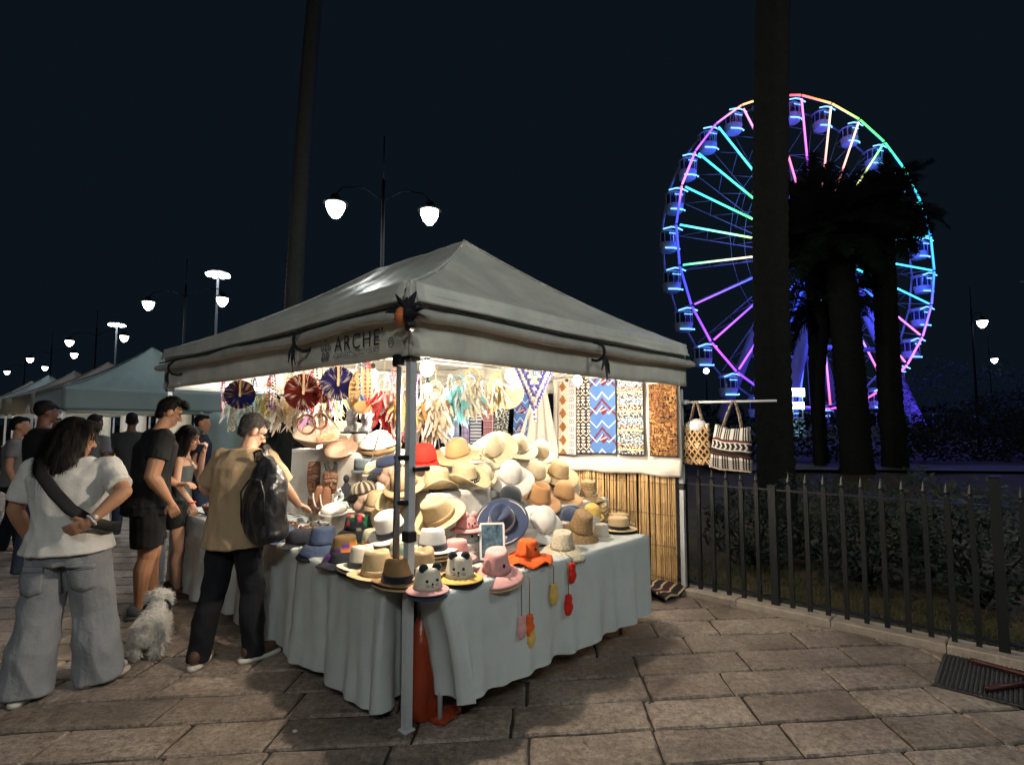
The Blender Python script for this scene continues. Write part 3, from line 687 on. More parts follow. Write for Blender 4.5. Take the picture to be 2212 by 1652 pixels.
def hat(label, u, v, z, d, style='round', mat='cream', brim=None, band=None, tilt=0, az=0, yaw=0, ch=None, cr=None, wave=0, droop=0, curl=0, stack=0, patt=None, cat='hat', kb=3, name='hat', group='hats laid out on the stall'):
    d *= 1.1; cr = cr * 1.05 if cr else None; ch = ch * 1.03 if ch else None; R = d / 2; cr = cr or min(.088, R * .62); ch = ch or cr * 1.25
    mx = Matrix.Translation(T(u, v, z)) @ Matrix.Rotation(rad(az), 4, 'Z') @ Matrix.Rotation(rad(tilt), 4, 'X') @ Matrix.Rotation(rad(yaw), 4, 'Z')
    root = thing(name, label, cat, matrix=mx, group=group); n = 36; sd = random.random() * 50
    crm = HM[mat] if not patt else M('printed_cotton', (1, 1, 1), .9, .08, 20, .2, 120, attr=True)
    mb = MB(); vs = []; cols = []
    prof = PROF[style if style in PROF else 'fedora']
    for (rf, zf) in prof:
        for j in range(n):
            t = 2 * PI * j / n; x, y = cr * rf * .93 * math.cos(t), cr * rf * 1.08 * math.sin(t); zz = ch * zf
            if style in ('fedora', 'cowboy'):
                if rf < .72: zz -= ch * .40 * math.exp(-(x / (.28 * cr)) ** 2) * (.35 + .65 * max(0, min(1, (y / cr + .9) / 1.2)))
                fr = max(0, math.sin(t)); x *= 1 - .46 * fr ** 2 * zf ** 1.5; zz += ch * .07 * math.sin(t) * zf
            w = .02 * cr * noise.noise((x * 14 + sd, y * 14, zz * 14)) * (2.2 if style in ('bucket', 'cap') else 1)
            vs.append((x + w, y + w, zz + w)); cols.append(patt(j / n, 1 - zf) if patt else (1, 1, 1))
    fs = [(i * n + j, i * n + n + j, i * n + n + (j + 1) % n, i * n + (j + 1) % n) for i in range(len(prof) - 1) for j in range(n)]
    mb.add(vs, fs, cols if patt else None); mb.obj('crown', crm, root, solid=.002)
    if style != 'cap':
        mb = MB(); vs = []; k = 7; cols = []
        def bz(x, y, t, a): return -droop * R * t ** 1.6 + wave * R * t * math.sin(kb * a + sd) + wave * .5 * R * t * noise.noise((math.cos(a) * 2, math.sin(a) * 2, sd)) + curl * R * (t ** 1.5) * (abs(math.cos(a)) ** 2.2) - curl * .25 * R * t * abs(math.sin(a)) + .01 * R * math.sin(t * PI)
        for i in range(k + 1):
            t = i / k; r = cr + (R - cr) * t
            for j in range(n):
                a = 2 * PI * j / n; q = 1 - (.22 * t * abs(math.cos(a)) ** 2 if curl > .3 else 0); x, y = r * (.95 + .05 * t) * math.cos(a) * q, r * (1.08 - .06 * t) * math.sin(a)
                vs.append((x, y, bz(x, y, t, a))); cols.append(patt(j / n, .9) if patt else (1, 1, 1))
        fs = [(i * n + j, i * n + n + j, i * n + n + (j + 1) % n, i * n + (j + 1) % n) for i in range(k) for j in range(n)]
        mb.add(vs, fs, cols if patt else None); bo = mb.obj('brim', HM[brim] if brim else crm, root, solid=.004)
        for s in range(stack):   # hats nested below show only their brims
            so = link('nested_brim', bo.data.copy(), root, Matrix.Translation((0.002 * s, .003, -.018 * (s + 1))) @ Matrix.Scale(1.0 + .012 * s, 4))
            so.data.materials.clear(); so.data.materials.append([HM['natural'], HM['dark'], HM['tan']][(s + int(sd)) % 3]); md = so.modifiers.new('solid', 'SOLIDIFY'); md.thickness = .004
    else:
        mb = MB()   # peak in front
        mb.grid(lambda s, t: ((s - .5) * 2 * cr * (.92 - .12 * t), cr * (.62 + .38 * math.sin(PI * s)) + t * .07 * (.35 + .65 * math.sin(PI * s)), .006 - .028 * t - .02 * abs(2 * s - 1) ** 2), 14, 6)
        mb.obj('peak', HM[brim] if brim else crm, root, solid=.003)
        b = MB(); b.ell((0, 0, ch), .008); b.obj('button', crm, root)
    if band:
        mb = MB(); vs = []; bh = .2 if band == 'ribbon' else .16
        for zf in (.02, bh, bh * 1.5):
            rf = 1.025 - (.10 if style in ('fedora', 'bucket', 'cowboy') else .03) * zf * 2
            for j in range(n):
                a = 2 * PI * j / n; vs.append((cr * rf * .93 * math.cos(a), cr * rf * 1.08 * math.sin(a), ch * zf + .002))
        mb.add(vs, [(i * n + j, i * n + (j + 1) % n, i * n + n + (j + 1) % n, i * n + n + j) for i in range(2) for j in range(n)])
        mb.obj('band', HM[band], root, solid=.003)
    root['cr'] = cr; root['ch'] = ch; return root
def face(root, dirs, eye=.008, sep=.5, ears='black', whisk=True, zf=.45):
    """a small animal face on the front (local -y) of a child's hat"""
    cr, ch = root['cr'], root['ch']; bl = HM['ribbon']
    def P(a, f, o=1.0): r = cr * (1 - .16 * f) * o; return Vector((r * .93 * math.cos(a), r * 1.08 * math.sin(a), ch * f))
    c = rad(dirs)
    for s in (-1, 1):
        b = MB(); b.ell(P(c + s * sep * .62, zf + .05, 1.03), eye, n=10, k=6); b.obj('eye', bl, root)
        e = MB(); p = P(c + s * sep * 1.25, .93, .78); e.ell(p + Vector((0, 0, .012)), (.026, .014, .024), Matrix.Rotation(c + PI / 2, 3, 'Z'), 12, 8); e.obj('ear', HM[ears], root)
    b = MB(); b.ell(P(c, zf - .1, 1.05), .006, n=8, k=5); b.tube([P(c, zf - .14, 1.04), P(c, zf - .22, 1.04)], .0015, 4); b.tube([P(c - .1, zf - .23, 1.04), P(c, zf - .25, 1.05), P(c + .1, zf - .23, 1.04)], .0014, 4); b.obj('nose', bl, root)
    if whisk:
        for s in (-1, 1):
            for k in (0, 1):
                b = MB(); b.tube([P(c + s * .22, zf - .15 - .06 * k, 1.035), P(c + s * .5, zf - .12 - .09 * k, 1.035)], .0012, 4); b.obj('whisker', bl, root)
# front row on the table that faces the fence
h = hat('child hat with black ears, pink and navy brim, beside the near post', .03, -.13, .765, .205, 'bucket', 'offw', 'pink', cr=.078, ch=.10, droop=.12); face(h, -90 + 30, sep=.62)
hh = MB(); hh.lathe([(.07, -.016), (.104, -.034), (.106, -.042), (.07, -.024)], 30); hh.obj('lower_brim', HM['navy'], h)
h = hat('cream child hat with cat face and yellow brim', .26, -.12, .775, .235, 'bucket', 'offw', 'yellow', cr=.083, ch=.112, droop=.1, stack=1); face(h, -90 + 2, sep=.55)
h = hat('pink wide-brimmed child hat with folded ear in the front row', .53, -.14, .76, .29, 'bucket', 'pink', tilt=10, cr=.085, ch=.115, droop=.26, wave=.02, stack=1)
b = MB(); b.ell((-.05, -.085, .06), (.022, .012, .045)); b.obj('ear', HM['pink'], h); b = MB(); b.ell((.045, -.083, .06), (.009, .006, .013)); b.obj('eye', HM['ribbon'], h)
h = hat('bright orange ruffled child hat with a hanging snout', .83, -.12, .79, .28, 'bucket', 'orange', cr=.08, ch=.09, wave=.12, droop=.2, kb=6)
b = MB(); b.limb((-.02, -.085, .075), (-.022, -.112, .03), .014, .018); b.obj('snout', HM['orange'], h); b = MB(); b.ell((.045, -.078, .055), .009); b.obj('eye', HM['ribbon'], h)
h = hat('cream crochet bucket hat with frayed brim at the cloth edge', 1.21, -.1, .775, .29, 'bucket', 'crochet', cr=.083, ch=.105, droop=.35, wave=.06, tilt=8)
b = MB()
for k in range(90):
    a = random.uniform(PI * .95, PI * 2.05); r = .142; p = Vector((r * math.cos(a), r * math.sin(a), -.052)); b.tube([p, p + Vector((math.cos(a) * .006, math.sin(a) * .006 , -.012)) , p + Vector((math.cos(a) * random.uniform(.006, .02), math.sin(a) * random.uniform(.006, .02), -random.uniform(.012, .03)))], .0012, 3)
b.obj('fringe', HM['crochet'], h)
hat('brown coarse woven bucket hat tipped forward on the table edge', 1.56, .0, .835, .27, 'bucket', 'woven', tilt=24, az=25, cr=.085, ch=.13, droop=.45, wave=.03)
hat('small white crochet bucket hat beside the brown woven one', 1.76, -.05, .765, .17, 'bucket', 'ivory', cr=.06, ch=.085, droop=.3)
hat('straw boater with wide black ribbon at the end of the table', 2.08, .0, .77, .27, 'flat', 'sand', band='ribbon', cr=.086, ch=.085, stack=2)
hat('plain flat straw hat behind the boater at the table end', 2.3, .12, .765, .23, 'flat', 'seagrass', cr=.08, ch=.08, stack=1)
# second row
hat('white fedora with black band on a stack in front of the natural one', .25, .1, .89, .265, 'fedora', 'white', band='ribbon', cr=.085, ch=.115, yaw=200, stack=2)
h = hat('pink child hat behind the yellow-brimmed cat hat', .39, .05, .835, .215, 'bucket', 'rose', cr=.078, ch=.09, droop=.1)
h = hat('pink child hat with upright rabbit ear on the mint one', .61, .2, .95, .2, 'bucket', 'rose', cr=.075, ch=.07, droop=.15, yaw=20); face(h, -80, ears='rose', whisk=False, eye=.006)
b = MB(); b.limb((-.05, .02, .06), (-.055, .02, .125), .012, .008); b.obj('long_ear', HM['rose'], h)
h = hat('mint green child hat below the rabbit-eared one', .61, .2, .87, .16, 'bucket', 'mint', cr=.075, ch=.075, droop=.6); b = MB(); b.ell((.04, -.075, .04), .008); b.obj('eye', HM['ribbon'], h)
h = hat('wide navy felt hat with pale band, tipped towards the front', .93, .2, .945, .335, 'fedora', 'navy', band='bone', tilt=48, az=-8, yaw=160, cr=.09, ch=.12, wave=.02)
b = MB(); ring = [(.1675 * math.cos(a), .1675 * 1.02 * math.sin(a), .0) for a in [2 * PI * k / 60 for k in range(61)]]; b.tube(ring, .004, 5); b.obj('brim_edge', HM['bone'], h)
hat('white cloche with broad brim leaning beside the navy felt hat', 1.3, .15, .895, .31, 'round', 'white', tilt=44, az=28, cr=.09, ch=.12, droop=.12, wave=.03)
hat('pale yellow cloche near the bamboo', 2.0, .2, .86, .18, 'round', 'yellow', tilt=14, cr=.075, ch=.09, droop=.15)
hat('ribbed straw cloche, closest to the bamboo', 2.28, .3, .83, .2, 'round', 'seagrass', tilt=8, cr=.07, ch=.1, droop=.2)
hat('folded navy sun hat wedged behind the brown woven bucket hat', 1.66, .17, .89, .24, 'round', 'navy', tilt=32, cr=.07, ch=.06, wave=.1)
# third row
hat('big natural straw fedora tipped sideways right of the near post', .47, .3, 1.02, .31, 'fedora', 'natural', tilt=34, az=-35, yaw=150, cr=.092, ch=.135, curl=.12, band='tan')
h = hat('black felt hat with silver studs round its brim', 1.23, .4, 1.03, .28, 'round', 'black', tilt=20, az=20, cr=.088, ch=.115, droop=.2)
b = MB()
for k in range(40):
    a = 2 * PI * k / 40; b.ell((.139 * math.cos(a), .139 * math.sin(a), -.026), .003, n=6, k=4)
b.obj('studs', alu, h)
hat('camel felt hat with pinched crown and floppy brim', 1.57, .4, 1.01, .32, 'fedora', 'camel', tilt=22, az=22, yaw=190, cr=.09, ch=.125, droop=.15, wave=.05)
hat('caramel round felt hat between the camel one and the shell hat', 1.95, .45, 1.01, .3, 'round', 'caramel', tilt=24, az=18, cr=.088, ch=.12, droop=.18, wave=.05)
h = hat('small straw hat with shell band against the bamboo', 2.24, .4, .985, .25, 'bucket', 'seagrass', tilt=4, cr=.078, ch=.12, droop=.35, wave=.03)
b = MB()
for k in range(26):
    a = 2 * PI * k / 26; b.ell((.082 * .93 * math.cos(a), .082 * 1.08 * math.sin(a), .012), (.005, .005, .004), n=6, k=4)
b.obj('shell_band', HM['white'], h)
# fourth row
hat('plain olive cowboy hat with upturned brim', .61, .5, 1.185, .27, 'cowboy', 'olive', cr=.085, ch=.13, curl=.5, tilt=6, yaw=115)
h = hat('olive cowboy hat with beaded band and curled brim', .86, .5, 1.2, .34, 'cowboy', 'olive', cr=.088, ch=.125, curl=.5, tilt=10, yaw=70, band='dark')
b = MB()
for k in range(7): a = rad(-160 + 14 * k) ; b.ell((.09 * .95 * math.cos(a), .09 * 1.1 * math.sin(a), .016), .005, n=6, k=4)
b.obj('beads', HM['white'], h)
hat('round cream hat tucked behind the beaded cowboy hat', 1.14, .6, 1.2, .2, 'round', 'cream', tilt=30, cr=.08, ch=.1, droop=.1)
h = hat('large white floppy sun hat in the middle of the pile', 1.43, .58, 1.19, .36, 'round', 'wstraw', tilt=36, az=12, cr=.092, ch=.125, droop=.14, wave=.05)
b = MB(); b.tube([(.012 * math.cos(a) + .03, -.099 - .004, .02 + .012 * math.sin(a)) for a in [2 * PI * k / 14 for k in range(15)]], .002, 5); b.obj('ring_buckle', alu, h)
h = hat('cream cloche with small printed cross and fringe', 1.8, .63, 1.18, .24, 'round', 'cream', tilt=28, az=15, cr=.085, ch=.11, droop=.3, wave=.06)
b = MB()
for dx, dy in ((-.018, 0), (.018, 0), (0, .016), (0, -.016)): b.ell((dx + .01, -.112, -.02 + dy), (.006, .004, .006), n=6, k=4)
b.obj('printed_cross', HM['brown'], h)
hat('tan wide floppy hat with rounded crown by the bamboo', 2.07, .6, 1.17, .35, 'round', 'sand', tilt=30, az=25, cr=.088, ch=.12, droop=.1, wave=.06, band='sand')
hat('tan straw hat half hidden directly right of the near post', .43, .62, 1.2, .26, 'round', 'tan', tilt=24, az=-20, cr=.088, ch=.11, droop=.1)
# top row
hat('bright red cotton cap behind the near post', .67, .72, 1.345, .2, 'round', 'red', cr=.095, ch=.12, droop=.35, tilt=10)
hat('wide straw hat with rust streaked crown at the top of the pile', 1.02, .75, 1.375, .38, 'round', 'caramel', 'natural', tilt=18, az=-20, cr=.092, ch=.12, curl=.1, wave=.05)
h = hat('cream floppy hat with cord bow, largest of the topmost three', 1.46, .8, 1.395, .37, 'round', 'cream', tilt=44, az=-12, cr=.088, ch=.12, wave=.07, droop=.05)
b = MB(); b.tube([(-.07, -.1, .03), (-.1, -.1, .05), (-.095, -.1, .02), (-.075, -.1, .03), (-.1, -.11, -.01), (-.09, -.12, -.04)], .003, 5); b.obj('cord_bow', HM['natural'], h)
hat('cream wide hat with patterned ribbon among the topmost three', 1.83, .85, 1.385, .31, 'round', 'cream', tilt=26, az=6, cr=.088, ch=.13, wave=.06, band='bone', droop=.08)
hat('cream round hat with dark chin cord, last of the topmost three', 2.12, .85, 1.345, .27, 'round', 'cream', tilt=34, az=24, cr=.084, ch=.115, wave=.05, droop=.1)
# hats on the table to the left of the near post
hat('white fedora with black band at the front edge left of the post', .05, .51, .76, .265, 'fedora', 'offw', band='ribbon', cr=.083, ch=.12, yaw=215, curl=.12, stack=2)
hat('large tan fedora in front of the white one', 0.0, .28, .765, .30, 'fedora', 'natural', cr=.088, ch=.13, yaw=225, band='natural', curl=.08)
hat('brown fedora with black band right behind the near post', -.0, .085, .765, .25, 'fedora', 'brown', band='ribbon', cr=.083, ch=.12, yaw=225, curl=.1, stack=1)
hat('tan fedora with dark band just right of the near post', .14, .05, .80, .24, 'fedora', 'tan', band='ribbon', cr=.083, ch=.12, yaw=210, tilt=10)
hat('stacked denim bucket hats on the left table', .12, 1.1, .80, .28, 'bucket', 'denim', cr=.095, ch=.105, droop=.42, wave=.05)
hat('dark bucket hat at the bottom of the denim stack', .11, 1.1, .755, .29, 'bucket', 'dark', cr=.09, ch=.06, droop=.25, wave=.03)
hat('patchwork bucket hat in purple, orange and ochre', .1, .79, .79, .25, 'bucket', patt=p_patch, cr=.09, ch=.10, droop=.4, wave=.05)
hat('black folded hats under the patchwork bucket hat', .06, .74, .755, .3, 'bucket', 'dark', cr=.09, ch=.05, droop=.15, wave=.06)
hat('pale floral bucket hat behind the patchwork one', .25, .7, .83, .24, 'bucket', patt=p_pale, cr=.08, ch=.09, droop=.5, wave=.06)
hat('dark tropical print bucket hat with green and red leaves', .3, .96, .89, .28, 'bucket', patt=p_floral, cr=.095, ch=.10, droop=.45, wave=.07)
hat('green printed hat half behind the near post', .22, .36, .82, .24, 'bucket', patt=p_pale, cr=.08, ch=.08, droop=.4, wave=.05)
hat('white fedora with black band, upper one left of the post', .27, .52, .93, .27, 'fedora', 'white', band='ribbon', tilt=26, az=-35, yaw=160, cr=.088, ch=.13)
hat('tan straw fedora leaning behind the upper white one', .42, .74, 1.02, .28, 'fedora', 'natural', tilt=46, az=-30, cr=.085, ch=.12)
hat('small round straw cap between the mannequin heads', .44, .94, 1.03, .17, 'round', 'sand', cr=.08, ch=.11, droop=.3)
hat('knitted white beret lying flat near the masks', .38, 1.42, .95, .2, 'round', 'wstraw', cr=.095, ch=.05, droop=.1, tilt=8)
hat('charcoal military-style cap at the back of the left table', .8, 1.68, 1.22, .19, 'flat', 'grey', cr=.085, ch=.09, droop=.2)
hat('knit beanie striped in white, blue and yellow', .75, 1.45, 1.2, .17, 'round', patt=p_rib([hexc('d8d4c8'), hexc('d8d4c8'), hexc('5a8ab0'), hexc('d8b860')], 9), cr=.082, ch=.1, droop=.1)
hat('brown zigzag patterned round hat behind the post', .78, 1.25, 1.2, .17, 'flat', patt=p_afr, cr=.082, ch=.09, droop=.1)
hat('dark cotton cap lying at the table edge near the backpack', .12, 1.42, .765, .2, 'cap', 'dark', cr=.09, ch=.09, yaw=150)
hat('second dark cap beside the backpack, further along the edge', .12, 1.66, .765, .2, 'cap', 'denim', cr=.09, ch=.08, yaw=170)
# mannequin heads with caps
skinp = M('mannequin', (.62, .42, .31), .45, .06, 10)
def mannequin(label, u, v, z, yaw, capmat, caplabel, striped=False, s=1.0, captilt=-12):
    r = thing('mannequin_head', label, 'mannequin head', T(u, v, z), rad(yaw)); b = MB()
    b.ell((0, -.005, .2), (.068 * s, .085 * s, .09 * s)); b.ell((0, .028, .14), (.05 * s, .058 * s, .06 * s)); b.ell((0, .06, .115), (.022, .02, .02)); b.limb((0, .078, .185), (0, .096, .16), .007, .012)
    b.limb((0, -.015, .12), (0, -.02, .02), .045, .05); b.loft([(0, -.02, -.18, .07, .06), (0, -.02, 0, .075, .06), (0, -.02, .03, .07, .055), (0, -.02, .05, .05, .05)])
    for sx in (-1, 1): b.ell((sx * .068, -.005, .175), (.01, .018, .028))
    b.ell((0, .074, .135), (.018, .012, .006)); remesh(b, 'head', skinp, r, .006, 2)
    for sx in (-1, 1):
        e = MB(); e.ell((sx * .026, .072, .187), (.011, .006, .006)); e.obj('eye', HM['brown'], r)
        e = MB(); e.tube([(sx * .012, .078, .202), (sx * .028, .077, .208), (sx * .042, .068, .202)], .003, 4); e.obj('eyebrow', HM['dark'], r)
    h = hat(caplabel, u, v, z + .225, .2, 'cap', capmat, cr=.083, ch=.075, patt=striped, name='cap', cat='cap')
    h.matrix_world = Matrix.Translation(T(u, v, z + .222)) @ Matrix.Rotation(rad(yaw), 4, 'Z') @ Matrix.Rotation(rad(captilt), 4, 'X')
mannequin('bald mannequin head with a navy cap facing the masks', .60, 1.04, 1.08, 112, 'navy', 'navy peaked cap on the upper mannequin head')
mannequin('mannequin head below wearing the striped white cap', .44, 1.12, .89, 118, 'offw', 'white peaked cap with dark stripes on the lower mannequin', striped=lambda s, t: hexc('4a4238') if (frac(s * 12) < .35 and .35 < s < .75) else hexc('d2c4ae'))
hat('grey flat cap on the pile behind the navy peaked cap', .7, 1.3, 1.16, .19, 'cap', 'grey', cr=.088, ch=.07, yaw=80)

# upright framed chalkboard among the hats
bd = thing('price_board', 'small framed dark slate board standing among the child hats', 'board', T(.66, .02, .765), rad(14))
bd.rotation_euler = (rad(-14), 0, rad(8))
b = MB(); b.box((0, 0, .115), (.135, .006, .2)); b.obj('slate', M('slate', (.02, .05, .075), .25, .9, 22, 0, second=(.10, .17, .22)), bd, smooth=False)
for (c, d) in (((0, 0, .01), (.15, .012, .012)), ((0, 0, .22), (.15, .012, .012)), ((-.073, 0, .115), (.012, .012, .2)), ((.073, 0, .115), (.012, .012, .2))):
    b = MB(); b.box(c, d); b.obj('frame_bar', whitepaint, bd, smooth=False)
b = MB(); b.box((0, .05, .09), (.03, .004, .19), Matrix.Rotation(rad(20), 3, 'X')); b.obj('back_prop', wood, bd, smooth=False)
# felt mitten charms dangling from the orange hat
def charm(label, u, z0, z1, matn, shape=0, v=-.245, sway=0):
    r = stall('hanging_charm', label, 'charm', u, v, z1); b = MB(); b.tube([(0, .05, z0 - z1), (sway, .0, (z0 - z1) * .8), (0, 0, .05)], .003, 5); b.obj('cord', HM['brown'], r)
    b = MB(); b.loft([(0, 0, -.075, .012, .01), (0, 0, -.065, .028, .014), (0, 0, -.03, .036, .018), (0, 0, .01, .03, .018), (.0, 0, .03, .028, .018), (0, 0, .05, .026, .016)]); b.ell((.03, 0, -.03), (.014, .012, .025))
    remesh(b, 'mitten' if not shape else 'tassel', HM[matn], r, .006, 2, .004, .02)
charm('red felt mitten hanging lowest on the pale cloth', 1.08, .76, .47, 'red')
charm('orange red mitten hanging just under the crochet hat', 1.12, .76, .66, 'red')
charm('yellow tassel hanging between the mittens', .93, .76, .57, 'yellow', 1)
charm('orange mitten with yellow tip dangling on two cords', .70, .76, .44, 'orange')
charm('second yellow pendant below the orange mitten', .71, .48, .375, 'yellow', 1)
charm('small pink pendant beside the orange mitten', .63, .76, .45, 'pink', 1)

# ------------------------------------------------------------------ bulbs in the stall
glow = M('bulb_glow', (1, .9, .75), .5, 0, emis=26, ecol=(1, .86, .66))
def bulb(label, u, v, z, p, top=2.3):
    r = stall('light_bulb', label, 'bulb', u, v, z, group='bulbs under the tent roof'); b = MB(); b.ell((0, 0, 0), (.042, .042, .05)); b.obj('glass', glow, r)
    b = MB(); b.tube([(0, 0, .04), (0, 0, .09)], .018, 8); b.obj('socket', blackpl, r); b = MB(); b.tube([(0, 0, .09), (.01, 0, (top - z) * .5), (0, 0, top - z)], .003, 4); b.obj('cable', blackpl, r)
    lamp('bulb_light', (0, 0, -.085), p, (1, .85, .67), .03, r)
BP = 96
bulb('bare lit bulb just inside the near post', .22, .13, 1.93, BP)
bulb('lit bulb in front of the cream parasol', .6, 1.27, 1.98, BP)
bulb('lit bulb hanging among the dreamcatchers', 1.2, 1.34, 1.91, BP)
bulb('lit bulb beside the hats hung from the roof', 2.2, 1.4, 2.0, BP)
bulb('lit bulb in front of the printed fabrics', 2.4, 0.62, 2.01, BP * .75)
bulb('lit bulb deep in the stall above the bowls', 1.3, 2.9, 2.1, BP * .8)
tb = stall('light_tube', 'white fluorescent tube under the far eave of the stall', 'lamp'); b = MB(); b.tube([(.25, 3.2, 1.97), (1.1, 4.1, 2.0)], .02, 8); b.obj('tube', M('tube_glow', (.85, .95, 1), .5, 0, emis=9, ecol=(.85, .95, 1)), tb)
lamp('tube_light', (.65, 3.65, 1.93), 14, (.88, .95, 1), .2, tb)

# ------------------------------------------------------------------ goods hanging in the stall
def toward_cam(u, v, z, extra=0, tilt=0):
    p = T(u, v, z); a = math.atan2(p.y, p.x) - PI / 2
    return Matrix.Translation(p) @ Matrix.Rotation(a + rad(extra), 4, 'Z') @ Matrix.Rotation(rad(tilt), 4, 'X')
silk = M('painted_paper', (1, 1, 1), .6, .05, 30, attr=True, trans=.15)
string_m = M('jute_string', (.5, .4, .27), .9, .1)
rail = stall('hanging_rail', 'white metal rail under the roof carrying the hanging goods', 'rail')
for (a, b_) in (((.2, .5, 2.13), (.2, 4.0, 2.13)), ((.85, .5, 2.17), (.85, 3.9, 2.17)), ((.2, .9, 2.13), (2.9, .95, 2.15)), ((.1, 1.4, 2.14), (3.0, 1.4, 2.16)), ((.1, 2.6, 2.14), (3.0, 2.6, 2.16))):
    b = MB(); b.tube([a, b_], .011, 6); b.obj('rail_bar', whitepaint, rail)
def fan(label, u, v, z, r, c1, c2, c3, extra=0):
    root = thing('pleated_fan', label, 'fan', matrix=toward_cam(u, v, z, extra), group='round pleated fans hung at the eave'); n = 96; mb = MB(); vs = []; cols = []
    for k, rf in enumerate((.08, .35, .6, .82, 1.0)):
        for j in range(n):
            a = 2 * PI * j / n; o = (.012 if j % 2 else -.012) * rf; vs.append((r * rf * math.cos(a), o, r * rf * math.sin(a)))
            m = noise.noise((math.cos(a) * 3 + u * 9, math.sin(a) * 3, rf * 5 + v)); sp = noise.noise((math.cos(a) * rf * 9 + v * 7, math.sin(a) * rf * 9, 3))
            cols.append(c3 if (sp > .18 and (a < 2.4 or rf > .5) and a < 5.4) else c1 if (a > 3.3 or m > .1) else c2)
    mb.add(vs, [(i * n + j, i * n + (j + 1) % n, i * n + n + (j + 1) % n, i * n + n + j) for i in range(4) for j in range(n)], cols); mb.obj('pleated_leaf', silk, root, smooth=False, solid=.001)
    b = MB(); b.box((0, -.018, r * .55), (.016, .006, r * 1.1 + .04)); b.obj('stick', M('bamboo_stick', (.55, .36, .2), .5), root, smooth=False)
    b = MB(); b.tube([(0, 0, r), (0, 0, max(.05, 2.14 - z))], .002, 4); b.obj('string', string_m, root)
fan('navy and copper pleated fan at the far eave', .12, 2.57, 1.86, .125, hexc('26307a'), hexc('4a3430'), hexc('e0b89a'))
fan('dark red pleated fan with white blossom, above the leather hoops', .15, 1.49, 1.84, .135, hexc('6e2622'), hexc('8a322a'), hexc('e8d8cc'))
fan('violet pleated fan with pale blossom next to the parasol', .3, 1.26, 1.90, .125, hexc('35306a'), hexc('3f3a80'), hexc('eadcc8'))
fan('small brown pleated fan behind the red one', .45, 1.75, 1.87, .1, hexc('5a3a34'), hexc('7a4a40'), hexc('d8c0b0'), 20)
# cream parasol seen half edge-on
mx = toward_cam(.52, 1.26, 1.86, 0) @ Matrix.Rotation(rad(52), 4, 'Z') @ Matrix.Rotation(rad(96), 4, 'X')
r = thing('paper_parasol', 'open cream paper parasol hanging beside a bulb', 'parasol', matrix=mx); mb = MB(); vs = []; n = 48
for k in range(8):
    t = k / 7
    for j in range(n): a = 2 * PI * j / n; vs.append((.18 * t * math.cos(a), .18 * t * math.sin(a), .05 * (1 - t ** 1.4) + (.003 if j % 2 else 0) * t))
mb.add(vs, [(i * n + j, i * n + (j + 1) % n, i * n + n + (j + 1) % n, i * n + n + j) for i in range(7) for j in range(n)]); mb.obj('paper', M('cream_paper', (.75, .52, .24), .7, .06, trans=.3), r, solid=.001)
b = MB(); b.tube([(0, 0, .06), (0, 0, -.3)], .006, 6); b.obj('shaft', wood, r)
rs = stall('metal_stick', 'thin grey metal stick leaning behind the mannequin heads', 'stick'); b = MB(); b.tube([(.7, 1.25, 1.68), (.72, 1.5, 1.2)], .007, 6); b.obj('rod', alu, rs)
# feathers
FE = {}
def feather_mesh(col, kind):
    key = (col, kind)
    if key in FE: return FE[key]
    mb = MB(); Ln = (.11, .15, .19)[kind]; wd = (.012, .016, .013)[kind]; cur = (.03, .05, .02)[kind]; vs = []
    for i in range(8):
        t = i / 7; w = wd * math.sin(PI * min(1, .12 + .88 * t)) ** .6 * (1 - .3 * t) + .002; y = cur * t * t
        vs += [(-w * (1 + .25 * math.sin(i * 2.6)), y + .006, -Ln * t - .012), (0, y, -Ln * t), (w * (1 + .25 * math.sin(i * 3.1)), y + .006, -Ln * t - .012)]
    mb.add(vs, [(i * 3 + k, i * 3 + k + 1, i * 3 + 4 + k, i * 3 + 3 + k) for i in range(7) for k in (0, 1)])
    me = mb.mesh('feather'); me.polygons.foreach_set('use_smooth', [True] * len(me.polygons)); me.materials.append(M('feather_' + '%d' % (hash(col) % 100000), col, .8, .2, 40, trans=.35)); FE[key] = me
    return me
def dreamcatcher(label, u, v, z, r, hoop, cols, nf, drop=.16, spread=.07, top=2.14):
    root = thing('dreamcatcher', label, 'dreamcatcher', matrix=toward_cam(u, v, z, random.uniform(-25, 25)), group='feathered dreamcatchers hung in the stall'); hm = M('hoop_%d' % (hash(hoop) % 99999), hoop, .7, .2, 30)
    b = MB(); b.tube([(r * math.cos(a), 0, r * math.sin(a)) for a in [2 * PI * k / 24 for k in range(25)]], .006, 6); b.obj('hoop', hm, root)
    b = MB()
    for k in range(8):
        a = 2 * PI * k / 8; a2 = a + 2.3; b.tube([(r * math.cos(a), 0, r * math.sin(a)), (r * math.cos(a2), 0, r * math.sin(a2))], .0016, 3)
    b.obj('web', string_m, root)
    b = MB(); b.tube([(0, 0, r), (0, 0, max(r + .03, top - z))], .002, 4); b.obj('string', string_m, root)
    for i in range(int(nf * 2.6)):
        t = random.random(); x = random.gauss(0, spread * .6); zz = -r * .6 - drop * t * random.uniform(.3, 1)
        m = Matrix.Translation((x, random.uniform(-.035, .035), zz)) @ Euler((random.uniform(-.5, .5), random.uniform(-.55, .55), random.uniform(0, 6.3))).to_matrix().to_4x4() @ Matrix.Scale(random.uniform(.75, 1.2), 4)
        link('feather', feather_mesh(random.choice(cols), random.randrange(3)), root, m)
Wf, Cf, Tf, Bf, Yf, Gf, Rf, Pf = (.78, .76, .72), (.72, .60, .44), (.22, .55, .62), (.22, .14, .09), (.72, .58, .22), (.45, .58, .50), (.65, .06, .06), (.55, .28, .5)
